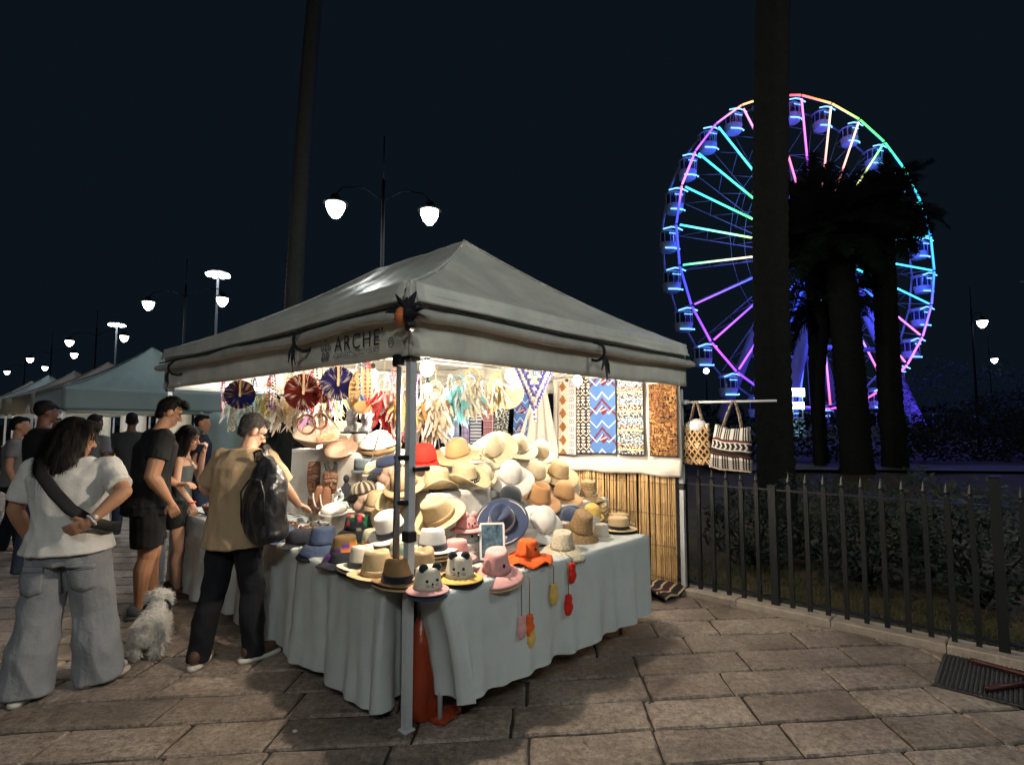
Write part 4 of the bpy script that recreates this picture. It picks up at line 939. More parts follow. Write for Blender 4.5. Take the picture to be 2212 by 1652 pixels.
dreamcatcher('pale turquoise feather dreamcatcher at the far left', .4, 3.04, 1.86, .05, Tf, [Tf, Wf, Tf], 26, .14, .09)
dreamcatcher('mint and gold dreamcatcher beside the navy fan', .45, 2.75, 1.93, .05, Yf, [Gf, Wf, Yf], 22, .2)
dreamcatcher('white feather dreamcatcher with long trailing plumes', .5, 2.55, 1.9, .055, Wf, [Wf, Wf, Cf], 28, .3, .09)
dreamcatcher('cream feather dreamcatcher behind the red fan', .55, 2.35, 1.9, .05, Cf, [Wf, Cf], 26, .26)
dreamcatcher('lilac and white dreamcatcher behind the red fan', .5, 2.05, 1.86, .05, Pf, [Wf, Pf, Wf], 20, .18)
dreamcatcher('grey brown dreamcatcher near the violet fan', .6, 1.95, 1.92, .05, Bf, [Cf, Wf, Bf], 20, .2)
dreamcatcher('red and white feather garland left of the near post', .62, 1.14, 1.9, .045, Wf, [Rf, Rf, Wf, (.7, .2, .25)], 34, .26, .07)
dreamcatcher('white dreamcatcher with blush plumes by the near post', .72, 1.06, 1.92, .055, Wf, [Wf, Wf, (.75, .5, .45)], 28, .24, .07)
dreamcatcher('orange hooped dreamcatcher directly behind the post', .62, .88, 1.85, .06, (.6, .3, .05), [Yf, Cf, (.6, .3, .1)], 18, .12)
dreamcatcher('cream and brown plumed dreamcatcher right of the post', .9, .86, 1.86, .055, Gf, [Cf, Wf, Cf, Bf], 38, .3, .08)
dreamcatcher('second cream and brown plumed dreamcatcher further in', 1.0, 1.0, 1.84, .05, Bf, [Cf, Bf, Wf], 34, .3, .08)
dreamcatcher('turquoise dreamcatcher right of the near post', 1.2, .95, 1.95, .05, Tf, [Tf, Wf, Tf], 30, .22, .07)
dreamcatcher('white dreamcatcher with yellow hoop near the eave', 1.28, .86, 2.0, .06, Yf, [Wf, Wf, (.75, .7, .5)], 34, .24, .07)
dreamcatcher('dark pink feather bundle beside the post', .95, 1.35, 1.72, .04, Rf, [(.6, .15, .25), (.7, .3, .35)], 22, .14)
dreamcatcher('white and gold dreamcatcher deep behind the violet fan', .8, 2.2, 1.98, .06, Yf, [Wf, Wf, Yf], 24, .2, .08)
dreamcatcher('blush pink dreamcatcher deep between the feather bundles', .9, 1.75, 1.96, .055, (.7, .4, .4), [(.75, .5, .5), Wf], 24, .2, .08)
dreamcatcher('black and white dreamcatcher in the middle of the stall', 1.5, 1.6, 1.95, .06, Bf, [Bf, Wf, Wf], 22, .2, .08)
dreamcatcher('sky blue dreamcatcher in the middle of the stall', 1.7, 1.35, 2.0, .055, (.2, .4, .65), [(.3, .5, .75), Wf], 24, .2, .07)
dreamcatcher('golden plumed dreamcatcher beside the sky blue one', 1.9, 1.2, 2.02, .055, Yf, [Yf, Wf, Cf], 22, .18, .07)
dreamcatcher('mint plumed dreamcatcher near the far eave', .35, 3.3, 1.9, .05, Gf, [Gf, Wf], 20, .16, .07)
BC = [(.6, .05, .05), (.05, .15, .5), (.75, .7, .6), (.1, .4, .3), (.7, .45, .08), (.35, .1, .4), (.02, .02, .03)]
sbm = {}
for k in range(7):
    b = MB()
    for i in range(34):
        t = i / 33; b.ell((.018 * math.sin(t * 2 * PI) * (1 + .2 * (k % 3)), 0, -.16 * (1 - math.cos(t * 2 * PI))), random.uniform(.006, .011), n=6, k=4)
    me = b.mesh('beads'); me.materials.append(M('bead_%d' % k, BC[k], .25, .1, spec=.6)); me.polygons.foreach_set('use_smooth', [True] * len(me.polygons)); sbm[k] = me
for i in range(46):
    q = i % 23; u_, v_ = (.35 + .04 * (i % 3), .95 + q * .125) if i < 23 else (1.1 + .05 * (i % 4), 1.1 + q * .12); z_ = 2.1 - random.uniform(0, .1)
    r = thing('bead_necklace', ('red', 'blue', 'ivory', 'green', 'amber', 'purple', 'black')[i % 7] + ' bead necklace in the row ' + ('along the eave behind the pleated fans' if i < 23 else 'deep under the roof behind the feathers'), 'necklace', matrix=toward_cam(u_, v_, z_, random.uniform(-30, 30)), group='bead necklaces hung in rows under the roof'); o = link('beads', sbm[i % 7], r); o['kind'] = 'stuff'
# beaded shell tassel at the far eave
r = stall('shell_tassel', 'beige shell tassel hanging below the navy fan', 'tassel', .1, 2.68, 1.74, group='small hangings')
b = MB()
for k in range(60):
    t = k / 60; a = k * 2.4; w = .008 + .022 * t; b.ell((w * math.cos(a), w * math.sin(a), -.2 * t), .008, n=6, k=4)
b.tube([(0, 0, 0), (0, 0, .4)], .002, 4); b.obj('shell_strings', HM['bone'], r)
# leather hoops
for i, (lab, u, v, z, rr) in enumerate((('large brown leather hoop in front of the woven bowl', .2, 1.52, 1.60, .065), ('smaller brown leather hoop beside the large one', .22, 1.36, 1.625, .052))):
    r = thing('leather_hoop', lab, 'hoop', matrix=toward_cam(u, v, z, 15 * i), group='leather hoops'); b = MB()
    for k in (0, .006): b.tube([((rr - k) * math.cos(a), k * 2, (rr * 1.15 - k) * math.sin(a)) for a in [2 * PI * j / 30 for j in range(31)]], .006, 6)
    b.obj('hoop', M('leather', (.17, .07, .035), .5, .2), r); b = MB(); b.tube([(0, 0, rr * 1.15), (.01, 0, .3), (0, 0, 2.13 - z)], .003, 4); b.obj('strap', MATS['leather'], r)
# beaded triangle with an eye charm
r = thing('beaded_hanging', 'navy and cream beaded triangle with a blue eye charm', 'wall hanging', matrix=toward_cam(2.2, .98, 2.14, 0)); rows = {0: MB(), 1: MB()}
for i in range(13):
    for sgn in (-1, 1):
        for k in range(4):
            x = sgn * (.17 - .0128 * i - k * .03); z = -.012 - i * .030 - k * .004
            if sgn * x < -.004: continue
            rows[(k + (i % 2 if k == 3 else 0)) % 2].ell((x, random.uniform(-.004, .004), z), (.0185, .014, .019), n=7, k=5)
for i in range(6): rows[i % 2].ell((random.uniform(-.006, .006), 0, -.40 - i * .022), (.016, .01, .014), n=7, k=5)
tag(rows[0].obj('navy_beads', M('navy_bead', (.05, .05, .2), .35), r), kind='stuff'); tag(rows[1].obj('cream_beads', M('cream_bead', (.7, .6, .5), .5), r), kind='stuff')
b = MB(); b.ell((.01, -.01, -.05), (.028, .008, .028)); b.obj('eye_charm', M('blue_glass', (.03, .12, .4), .15), r); b = MB(); b.ell((.01, -.018, -.05), (.016, .004, .016)); b.obj('eye_white', whitepaint, r); b = MB(); b.ell((.01, -.022, -.05), (.008, .003, .008)); b.obj('pupil', blackpl, r)
b = MB(); b.tube([(-.19, 0, 0), (.19, 0, 0)], .008, 6); b.obj('dowel', wood, r)
# hats hung from the roof
for lab, u, v, z, mt, d, st in (('white cap hung from the roof bar beside a bulb', 2.2, 1.27, 2.07, 'white', .24, 'round'), ('tan sun hat hung below the white cap', 2.25, 1.4, 1.95, 'sand', .36, 'round'), ('white visor hung behind the lit bulb', 2.3, 1.42, 1.99, 'wstraw', .26, 'round')):
    h = hat(lab, u, v, z, d, st, mt, cr=.085, ch=.08); h.matrix_world = toward_cam(u, v, z, 20) @ Matrix.Rotation(rad(80), 4, 'X')
# dark boots on the far riser
for lab, u, v in (('wrinkled grey leather boot standing behind the bowl', .98, 2.2), ('second wrinkled boot, closer to the parasol', 1.0, 1.98)):
    r = stall('leather_boot', lab, 'boot', u, v, 1.52, group='boots'); b = MB(); b.loft([(0, 0, .0, .045, .08), (0, 0, .03, .045, .08), (0, -.02, .08, .042, .05), (0, -.02, .2, .05, .05), (0, -.02, .34, .055, .055)])
    remesh(b, 'upper', M('boot_leather', (.12, .13, .15), .3, .2, 10, spec=.6), r, .01, 2, .014, .05); b = MB(); b.box((0, 0, .006), (.1, .19, .02), bev=.006); b.obj('sole', blackpl, r, smooth=False)
    b = MB(); b.box((0, 0, -.08), (.14, .16, .15), bev=.01); b.obj('stand', cloth_w, r)
# wide woven bowls and their lids
clay = M('woven_tray', (.44, .28, .2), .7, .2, 30, .4, 60, wave=.8, wscale=30)
r = stall('woven_bowl', 'wide shallow bowl with orange patterned inside, tilted to the front', 'bowl', .95, 2.5, 1.43); r.rotation_euler = (rad(10), rad(-14), TH); r.scale = (1.2, 1.2, 1.15)
b = MB(); b.lathe([(.16, .0), (.21, .02), (.27, .09), (.275, .1), (.262, .1), (.2, .04), (.0, .035)], 40); b.obj('bowl', clay, r)
b = MB(); b.ell((.04, -.05, .052), (.17, .15, .02)); b.v = [(x, y, z + .012 * noise.noise((x * 22, y * 22, 1))) for x, y, z in b.v]; b.obj('patterned_cloth', M('orange_print', (.5, .16, .05), .8, .5, 26, second=(.62, .45, .25)), r)
b = MB(); b.box((-.2, -.19, .06), (.05, .002, .03)); b.obj('price_tag', whitepaint, r, smooth=False)
r = stall('woven_bowl', 'flat woven tray leaning under the wide bowl', 'bowl', .84, 2.05, 1.37); r.rotation_euler = (rad(15), rad(-30), TH); b = MB(); b.lathe([(0, .0), (.12, .01), (.17, .04), (.172, .045), (.12, .02), (0, .012)], 36); b.obj('tray', clay, r)
r = stall('conical_cover', 'pale conical cover beside the wide bowl', 'cover', .98, 1.72, 1.44); r.rotation_euler = (rad(8), rad(-16), TH); b = MB(); b.lathe([(.18, 0), (.185, .01), (.12, .07), (.03, .11), (.0, .115)], 36); b.obj('lid', HM['ivory'], r); b = MB(); b.ell((-.1, .04, .075), (.02, .02, .008)); b.obj('painted_motif', HM['brown'], r)
b = MB(); b.lathe([(.17, -.01), (.19, -.04), (.15, -.07)], 36); b.obj('lower_rim', HM['brown'], r)
# carved masks
mw = M('carved_wood', (.12, .055, .028), .4, .35, 14, .4, 60, spec=.5)
def mask(label, u, v, z, h, w, horn=False):
    r = thing('carved_mask', label, 'mask', matrix=toward_cam(u, v, z, 0, -8), group='carved wooden masks'); b = MB()
    b.loft([(0, 0, 0, w * .28, .02), (0, 0, h * .12, w * .4, .03), (0, 0, h * .35, w * .5, .035), (0, 0, h * .6, w * .5, .035), (0, 0, h * .85, w * .46, .03), (0, 0, h, w * .4, .02)])
    b.limb((0, -.035, h * .42), (0, -.05, h * .27), .008, .014); b.ell((0, -.04, h * .16), (w * .16, .012, .008)); b.tube([(-w * .36, -.03, h * .5), (0, -.045, h * .45), (w * .36, -.03, h * .5)], .008, 6)
    for k in range(3): b.tube([(-w * .4, -.03, h * (.62 + .1 * k)), (0, -.042, h * (.68 + .1 * k)), (w * .4, -.03, h * (.62 + .1 * k))], .006, 6)
    for s in (-1, 1): b.ell((s * w * .22, -.034, h * .4), (w * .12, .01, .007))
    remesh(b, 'face', mw, r, .006, 1)
    for s in (-1, 1): e = MB(); e.ell((s * w * .22, -.044, h * .4), (w * .09, .004, .003)); e.obj('eye_slit', HM['dark'], r)
    if horn:
        b = MB()
        for s in (-1, 1): b.tube([(s * .02, 0, h * .5), (s * .03, 0, h), (s * .045, 0, h * 1.25), (s * .02, 0, h * 1.35)], [.022, .022, .02, .008], 8)
        b.obj('horns', MATS['cotton_grey'], r)
mask('tall carved wooden mask with pointed brow', .74, 2.4, .95, .31, .13)
mask('carved mask with dark horns beside the shell necklaces', .74, 2.1, 1.0, .2, .15, True)
mask('small dark carved figure in front of the tall mask', .62, 2.22, .84, .13, .06)
for i, (u, v) in enumerate(((.6, 2.04), (.6, 1.92))):
    r = thing('necklace_stand', ('brown necklace bust next to the tall mask', 'second brown necklace bust, nearer the mannequin heads')[i], 'bust', matrix=toward_cam(u, v, .84)); b = MB(); b.loft([(0, 0, 0, .05, .035), (0, 0, .08, .06, .02), (0, 0, .16, .045, .018), (0, 0, .22, .028, .018), (0, 0, .235, .02, .015)]); b.obj('bust', M('bust_wood', (.2, .09, .045), .5, .2), r)
    b = MB()
    for k in range(26):
        a = PI * k / 25; b.ell((.05 * math.cos(a), -.035, .17 - .12 * math.sin(a)), (.007, .006, .009), n=6, k=4)
    b.obj('shell_necklace', HM['white'], r)
r = stall('bead_pile', 'loose pile of brown beads and bracelets on the left table', 'jewellery', .38, 1.9, .75); r['kind'] = 'stuff'; b = MB()
for k in range(70):
    x, y = random.gauss(0, .09), random.gauss(0, .2)
    if k % 3: b.ell((x, y, .012 + random.random() * .02), random.uniform(.008, .016), n=7, k=5)
    else: b.tube([(x + .03 * math.cos(a), y + .03 * math.sin(a), .012 + .01 * math.sin(a + k)) for a in [2 * PI * j / 12 for j in range(13)]], .005, 5)
b.obj('beads', mw, r)
for lab, u, v, z, c, s in (('black carved figurine among the caps', .68, 1.75, .96, 'dark', 1.0), ('black and white spotted animal figurine', .6, 1.72, .9, 'white', .8), ('pale blue small figurine beside the spotted animal', .56, 1.62, .9, 'mint', .7)):
    r = stall('figurine', lab, 'figurine', u, v, z, group='figurines'); b = MB(); b.loft([(0, 0, -.15, .03, .03), (0, 0, 0, .035, .03), (0, 0, .06 * s, .04, .03), (0, 0, .13 * s, .03, .025), (0, 0, .16 * s, .014, .014)]); b.ell((0, 0, .19 * s), (.026 * s, .03 * s, .034 * s)); b.limb((.035, 0, .12 * s), (.05, -.03, .05 * s), .012, .01); b.limb((-.035, 0, .12 * s), (-.05, -.03, .05 * s), .012, .01); remesh(b, 'figure', HM[c], r, .007, 1)
    if c == 'white':
        b = MB()
        for k in range(7): b.ell((random.uniform(-.03, .03), -.03, .03 + k * .022), (.012, .01, .009), n=7, k=5)
        b.obj('spots', HM['dark'], r)
# tray of bright trinkets on the far table
r = stall('trinket_basin', 'dark basin filled with colourful ribbons on the far table', 'basin', .28, 3.2, .75); b = MB(); b.lathe([(.12, 0), (.18, .02), (.21, .09), (.2, .1), (.15, .05), (0, .045)], 30); b.obj('basin', M('basin_wood', (.14, .05, .03), .4), r)
cs = [(.05, .12, .5), (.6, .06, .1), (.75, .75, .8), (.1, .4, .6), (.5, .1, .5)]
for k in range(40):
    b = MB(); a = random.uniform(0, 6.3); q = random.uniform(0, .15); p = Vector((q * math.cos(a), q * math.sin(a), .06)); b.tube([p, p + Vector((random.uniform(-.05, .05), random.uniform(-.05, .05), random.uniform(.03, .1))), p + Vector((random.uniform(-.08, .08), random.uniform(-.08, .08), random.uniform(-.01, .06)))], .008, 5, flat=.3); b.obj('ribbon', M('ribbon_%d' % (k % 5), cs[k % 5], .5), r)
# rod with two printed bags, reaching out past the rear post
rd = stall('bag_rod', 'white rod sticking out past the rear post over the fence', 'rod'); b = MB(); b.tube([(3.29, .02, 1.815), (3.29, -.86, 1.805)], .011, 8); b.obj('rod', whitepaint, rd); b = MB(); b.box((3.29, -.02, 1.815), (.05, .06, .04), bev=.006); b.obj('bracket', alu, rd, smooth=False)
def p_tri(s, t):
    x = frac(s * 2.5); y = frac(t * 2.3); g = hexc('c8a070'); k = hexc('1c1616')
    if abs(x - y) < .09 or abs(x + y - 1) < .09: return g
    d = abs(x - .5) * 2 + abs(y - .5) * 2
    if abs(d - .95) < .12: return g
    if y < .3 and abs(x - .5) < .3 - y: return hexc('e0cfae')
    return k
def p_band(s, t):
    y = frac(t * 1.5); w = hexc('d8d4cc'); k = hexc('171418')
    if y < .42: return w if (frac(s * 16) < .3 or (frac(s * 4) < .25)) and frac(t * 26) < .75 else k
    if y < .46 or .92 < y < .95: return hexc('6a2420')
    if y < .5: return w
    if y < .74: return w if abs(frac(s * 8 + abs(frac((y - .5) / .24) - .5) * .8) - .5) < .16 else k
    return w if y < .78 else k
def tote(label, v, ztop, w, h, fn, hl, tilt=0, filler=False):
    r = stall('tote_bag', label, 'bag', 3.285, v, ztop); r.rotation_euler = (rad(tilt), 0, TH); mb = MB(); th = .05
    for sgn in (-1, 1):
        mb.grid(lambda s, t: (sgn * (.012 + th * math.sin(PI * min(1, .08 + t * .92)) * math.sin(PI * s) ** .5) + .006 * noise.noise((s * 5, t * 5, v * 9)), (.5 - s) * w * (.82 + .18 * t + .03 * math.sin(PI * t)), -h * t + (.03 * abs(2 * s - 1) ** 2 if t == 0 else 0) + .012 * noise.noise((s * 4, t * 3, v))), 50, 50, col=lambda s, t: fn(s, t))
    mb.obj('bag_body', pat, r, solid=.003); hm = M('bag_strap', (.05, .025, .02), .8, .5, 60, second=(.4, .32, .24))
    for sgn in (-1, 1):
        b = MB(); b.tube([(sgn * .015, w * .24, -.02), (sgn * .012, w * .15, hl * .5), (sgn * .006, .012, hl), (sgn * .006, -.012, hl), (sgn * .012, -w * .15, hl * .5), (sgn * .015, -w * .24, -.02)], .011, 6, flat=.5); b.obj('handle', hm, r)
    if filler:
        b = MB(); b.ell((0, 0, .01), (.05, w * .36, .06)); b.v = [(x + .02 * noise.noise((x * 20, y * 20, z * 20)), y + .02 * noise.noise((y * 20, z * 20, x * 20)), z + .03 * noise.noise((x * 25, y * 25, z * 20))) for x, y, z in b.v]; b.obj('plastic_stuffing', M('thin_plastic', (.7, .7, .75), .35), r)
tote('tote bag with tan triangle print hanging nearest the post', -.13, 1.58, .29, .36, p_tri, .235, 0, True)
tote('black and white patterned tote bag hanging on the rod', -.47, 1.56, .38, .38, p_band, .25, 5)

# ------------------------------------------------------------------ people
def skin(name, col): return M('skin_' + name, col, .5, .08, 14, .06, 120, spec=.35, sss=.12)
def hand(mb, w, d, n, s=1.0, curl=.5, side=1):
    """palm and five fingers; d: pointing direction, n: palm normal (fingers curl towards it), side: +1 thumb on cross(d,n)"""
    w = Vector(w); d = Vector(d).normalized(); n = Vector(n); n = (n - d * n.dot(d)).normalized(); a = d.cross(n) * side
    mb.limb(w - d * .01, w + d * .03 * s, .027 * s, .03 * s, 10, .75, n)
    for k in range(4): mb.limb(w + d * .02 * s + a * (.027 - .018 * k) * s * .7, w + d * .085 * s + a * (.03 - .02 * k) * s, .015 * s, .0125 * s, 8)
    for k, l in enumerate((.07, .08, .075, .058)):
        p = w + d * .088 * s + a * (.031 - .021 * k) * s; c = curl * (1 + .12 * k)
        q = p + (d * math.cos(c) + n * math.sin(c)) * l * .5 * s; e = q + (d * math.cos(c * 2.1) + n * math.sin(c * 2.1)) * l * .5 * s
        mb.limb(p, q, .0105 * s, .0095 * s, 8); mb.limb(q, e, .0095 * s, .008 * s, 8)
    p = w + d * .025 * s + a * .03 * s; q = p + (d * .7 + a * .65 + n * .25).normalized() * .042 * s; e = q + (d * .9 + a * .1 + n * .4).normalized() * .032 * s
    mb.limb(p, q, .014 * s, .011 * s, 8); mb.limb(q, e, .011 * s, .009 * s, 8)
def person(label, x, y, yaw, h, P, group=None):
    k = h / 1.75; root = thing('person', label, 'person', (x, y, 0), rad(-yaw), group); inv = (Matrix.Translation((x, y, 0)) @ Matrix.Rotation(rad(-yaw), 4, 'Z')).inverted()
    far = P.get('far', False); vx = .016 if far else .0065; vg = .018 if far else .008
    g = P.get('girth', 1.0); sw = P.get('sw', .185) * k; lean = P.get('lean', 0.0)
    sk = P['skin']; sh = Vector((0, lean, 1.43 * k)); hipz = .93 * k; lx = P.get('lx', 0)
    # torso sections (z, rx, ry)
    secs = [(.80, .155 * P.get('hip', g), .125 * P.get('hip', g)), (.92, .165 * P.get('hip', g), .125 * P.get('hip', g)), (1.02, .145 * g, .11 * g), (1.12, .14 * g, .105 * g), (1.24, .155 * g, .115 * g), (1.34, .17 * g, .115 * g), (1.42, .15 * g, .09), (1.47, .085, .065)]
    def tors(mb, ex, z0, z1):
        out = []
        for z, a, b in secs:
            if z0 - .07 <= z <= z1 + .001:
                t = (z - .9) / .5; out.append((lx * max(0, t), lean * max(0, t), z * k, a * k + ex, b * k + ex))
        mb.loft(out)
    body = MB(); tors(body, -.012, .8, 1.5)
    hc = Vector((lx * 1.2 + P.get('hx', 0), lean * 1.25 + .02 + P.get('hy', 0), 1.63 * k + P.get('hz', 0)))
    body.limb((lx, lean, 1.42 * k), hc + Vector((0, -.015, -.06)), .06 * k, .052 * k)
    hs = P.get('hs', 1.0) * (k ** .3); HMx = Matrix.Translation(hc) @ Matrix.Rotation(rad(-P.get('hyaw', 0)), 4, 'Z') @ Matrix.Rotation(rad(-P.get('hpitch', 0)), 4, 'X')
    H3 = HMx.to_3x3()
    def hp(a, b, c): return HMx @ Vector((a * hs, b * hs, c * hs))
    def he(mb, c, r): mb.ell(hp(*c), tuple(q * hs for q in r), H3)
    he(body, (0, -.008, .022), (.074, .092, .095)); he(body, (0, .028, -.045), (.057, .066, .07)); he(body, (0, .06, -.088), (.03, .03, .024)); he(body, (0, .055, .028), (.06, .035, .03))
    he(body, (0, .03, -.07), (.05, .055, .04))
    body.limb(hp(0, .085, .008), hp(0, .108, -.03), .009 * hs, .014 * hs, 10); he(body, (0, .098, -.033), (.018, .012, .01)); he(body, (0, .083, -.062), (.024, .014, .007)); he(body, (0, .081, -.074), (.02, .013, .007))
    for s in (-1, 1):
        he(body, (s * .036, .066, -.018), (.02, .02, .016)); he(body, (s * .077, -.006, -.012), (.011, .02, .032))
    # arms
    arms = {}
    for sd, nm in ((1, 'R'), (-1, 'L')):
        a = P.get('arm' + nm); S = Vector((lx + sd * sw, lean, 1.40 * k))
        if a is None: a = [S + Vector((sd * .05, -.02, -.29 * k)), S + Vector((sd * .06, .06, -.52 * k)), (0, .25, -1), (-sd, 0, 0)]
        elif a[0] == 'w': a = [inv @ Vector(a[1]), inv @ Vector(a[2]), inv.to_3x3() @ Vector(a[3]), inv.to_3x3() @ Vector(a[4])] + list(a[5:])
        else: a = [Vector(a[0]), Vector(a[1]), Vector(a[2]), Vector(a[3])] + list(a[4:])
        E, Wr = Vector(a[0]), Vector(a[1]); ag = P.get('arm', 1.0); arms[nm] = (S, E, Wr)
        body.limb(S, E, .05 * k * ag, .041 * k * ag); m = E.lerp(Wr, .25); body.limb(E, m, .04 * k * ag, .042 * k * ag); body.limb(m, Wr, .042 * k * ag, .026 * k)
        if far: body.limb(Wr, Wr + Vector(a[2]).normalized() * .15, .035, .025)
        else: hand(body, Wr, a[2], a[3], k * .98, a[4] if len(a) > 4 else .45, -sd)
    # legs
    legs = {}; feet = P.get('feet', ((.1, .0, 5), (-.1, .0, -5)))
    for (fx, fy, fyaw), sd, nm in ((feet[0], 1, 'R'), (feet[1], -1, 'L')):
        hipp = Vector((sd * .088 * k * P.get('hip', 1) ** .5, 0, .90 * k)); A = Vector((fx, fy, .085)); kn = hipp.lerp(A, .52) + Vector((0, P.get('bend', .025), 0)); legs[nm] = (hipp, kn, A, fyaw)
        lg = P.get('leg', 1.0)
        body.limb(hipp, kn, .08 * k * lg, .056 * k * lg); m = kn.lerp(A, .28) + Vector((0, -.018, 0)); body.limb(kn, m, .052 * k * lg, .056 * k * lg); body.limb(m, A, .056 * k * lg, .036 * k); d = Vector((math.sin(rad(fyaw)), math.cos(rad(fyaw)), 0))
        body.limb(A - Vector((0, 0, .02)), A + d * .1 - Vector((0, 0, .045)), .034 * k, .028 * k)
    remesh(body, 'body', sk, root, vx, 2 if not far else 1)
    if not far:
        for s in (-1, 1):
            e = MB(); e.ell(hp(s * .031, .079, .002), (.012 * hs, .007, .006 * hs), H3); e.obj('eye', M('eye_dark', (.02, .015, .012), .2), root)
            e = MB(); e.tube([hp(s * .014, .089, .018), hp(s * .03, .088, .024), hp(s * .047, .076, .018)], .0035, 5); e.obj('eyebrow', P['hairm'], root)
    # shirt
    t = MB(); hem = P.get('hem', .86); pts = [(z, a, b) for z, a, b in secs if z > hem + .03]
    a0 = np.interp(hem, [q[0] for q in secs], [q[1] for q in secs]); b0 = np.interp(hem, [q[0] for q in secs], [q[2] for q in secs])
    ex = P.get('loose', .02); out = [(0, lean * max(0, (hem - .9) / .5), hem * k, a0 * k + ex + P.get('flare', .012), b0 * k + ex + P.get('flare', .012))]
    top_z = P.get('neck', 1.47)
    for z, a, b in pts:
        if z <= top_z: q = (z - .9) / .5; out.append((lx * max(0, q), lean * max(0, q), z * k, a * k + ex * (1 if z < 1.4 else .6), b * k + ex * (1 if z < 1.4 else .6)))
    t.loft(out); sl = P.get('sleeve', .6); ag = P.get('arm', 1.0)
    if sl:
        for nm in 'RL':
            S, E, Wr = arms[nm]
            t.limb(S - Vector((math.copysign(.03, S.x - lx), 0, -.005)), S, .062 * k * g ** .5, .06 * k * ag)
            if sl <= 1: t.limb(S, S.lerp(E, sl * .4), .06 * k * ag + ex * .3, .058 * k * ag + ex * .3); t.tube([S, S.lerp(E, sl * .5), S.lerp(E, sl)], [.055 * k * ag, .058 * k * ag + ex * .35, .058 * k * ag + ex * .5], 14)
            else: t.limb(S, E, .058 * k * ag + ex * .3, .052 * k * ag); t.limb(E, E.lerp(Wr, sl - 1), .052 * k * ag, .042 * k)
    if P.get('collar'):
        t.tube([hc + Vector((.068 * math.cos(a), .068 * math.sin(a) - .02, -.135 - .012 * math.sin(a))) for a in [2 * PI * j / 20 for j in range(21)]], .016, 6)
    remesh(t, 'shirt', P['top'], root, vg, 3, 0 if far else P.get('wr', .012) * .8, .13, (1, 1, .6), ridge=True)
    # bottom
    b = MB(); bt = P.get('bottom', 'trousers'); bx = P.get('bloose', .018)
    hh = P.get('hip', g); b.loft([(0, 0, .80 * k, .15 * k * hh + bx, .12 * k * hh + bx), (0, 0, .9 * k, .165 * k * hh + bx * .6, .125 * k * hh + bx * .6), (0, 0, 1.0 * k, .15 * k * g + .006, .112 * k * g + .006)])
    for nm in 'RL':
        hipp, kn, A, fy = legs[nm]; lg = P.get('leg', 1.0)
        if bt == 'shorts':
            e = hipp.lerp(kn, P.get('short', .8)); b.tube([hipp + Vector((0, 0, .03)), hipp.lerp(e, .5), e], [.088 * k * lg + bx * .5, .09 * k * lg + bx * .5, .078 * k * lg + bx * .8], 16)
        elif bt == 'trousers':
            b.limb(hipp, kn, .09 * k * lg + bx * .4, .062 * k * lg + bx * .6, 14); b.tube([kn, kn.lerp(A, .3) + Vector((0, -.018, 0)), A + Vector((0, -.005, -.05))], [.06 * k * lg + bx * .6, .06 * k * lg + bx * .7, .05 * k * lg + bx * .6], 14)
        else:   # wide
            path = [hipp + Vector((0, 0, .02)), hipp.lerp(kn, .5), kn, kn.lerp(A, .5), A + Vector((0, .02, -.055))]; w = P.get('wide', .15)
            b.tube(path, [w * .84, w * .8, w * .78, w * .85, w * .95], 20, True)
    remesh(b, 'shorts' if bt == 'shorts' else 'trousers', P['bot'], root, vg, 3, 0 if far else P.get('bwr', .012) * .9, .12, (1, 1, .45), ridge=True)
    # shoes
    if not far:
        for nm in 'RL':
            hipp, kn, A, fy = legs[nm]; d = Vector((math.sin(rad(fy)), math.cos(rad(fy)), 0)); so = MB(); sm = MB(); base = Vector((A.x, A.y, 0)); Rz = Matrix.Rotation(rad(-fy), 3, 'Z')
            so.ell(base + d * .045 + Vector((0, 0, .055)), (.047, .14, .045), Rz); so.ell(base - d * .035 + Vector((0, 0, .07)), (.043, .055, .055), Rz); remesh(so, 'shoe', P['shoe'], root, .008, 2)
            sm.loft([(0, .045, .0, .048, .15), (0, .045, .012, .051, .153), (0, .045, .03, .05, .151)], 24); sm.v = [tuple(Rz @ Vector(q) + base) for q in sm.v]; sm.obj('sole', P['sole'], root)
    # hair
    hb = MB(); st = P.get('hair', 'short')
    he(hb, (0, -.02, .034), (.0785, .0925, .091) if st in ('short', 'quiff') else (.082, .095, .096))
    if st == 'short': he(hb, (0, .045, .082), (.056, .045, .03)); he(hb, (0, -.052, -.02), (.062, .046, .05))
    if st == 'quiff':
        he(hb, (0, .062, .1), (.058, .05, .034)); he(hb, (0, .095, .088), (.045, .03, .022)); he(hb, (0, -.055, -.03), (.062, .042, .055)); he(hb, (0, -.01, .1), (.066, .075, .04))
    if st == 'long':
        for q in range(9):
            a = rad(150 + q * 30); he(hb, (.075 * math.cos(a), -.035 + .075 * math.sin(a), -.06), (.04, .04, .1)); he(hb, (.09 * math.cos(a), -.05 + .07 * math.sin(a), -.16), (.045, .04, .1))
        he(hb, (0, -.1, -.2), (.105, .05, .12)); he(hb, (.05, .03, .08), (.05, .06, .04)); he(hb, (-.05, .03, .08), (.05, .06, .04))
        if P.get('longer'):
            he(hb, (.0, -.12, -.28), (.12, .05, .12))
            for s in (-1, 1): he(hb, (s * .075, .02, -.06), (.028, .045, .11)); he(hb, (s * .085, .0, -.17), (.03, .04, .1))
    if st == 'bun': he(hb, (0, -.09, .08), (.05, .05, .05))
    if st == 'cap': he(hb, (0, -.01, .07), (.088, .1, .06)); hb.limb(hp(0, .08, .05), hp(0, .14, .042), .05 * hs, .03 * hs, 12, .25, H3 @ Vector((0, 0, 1)))
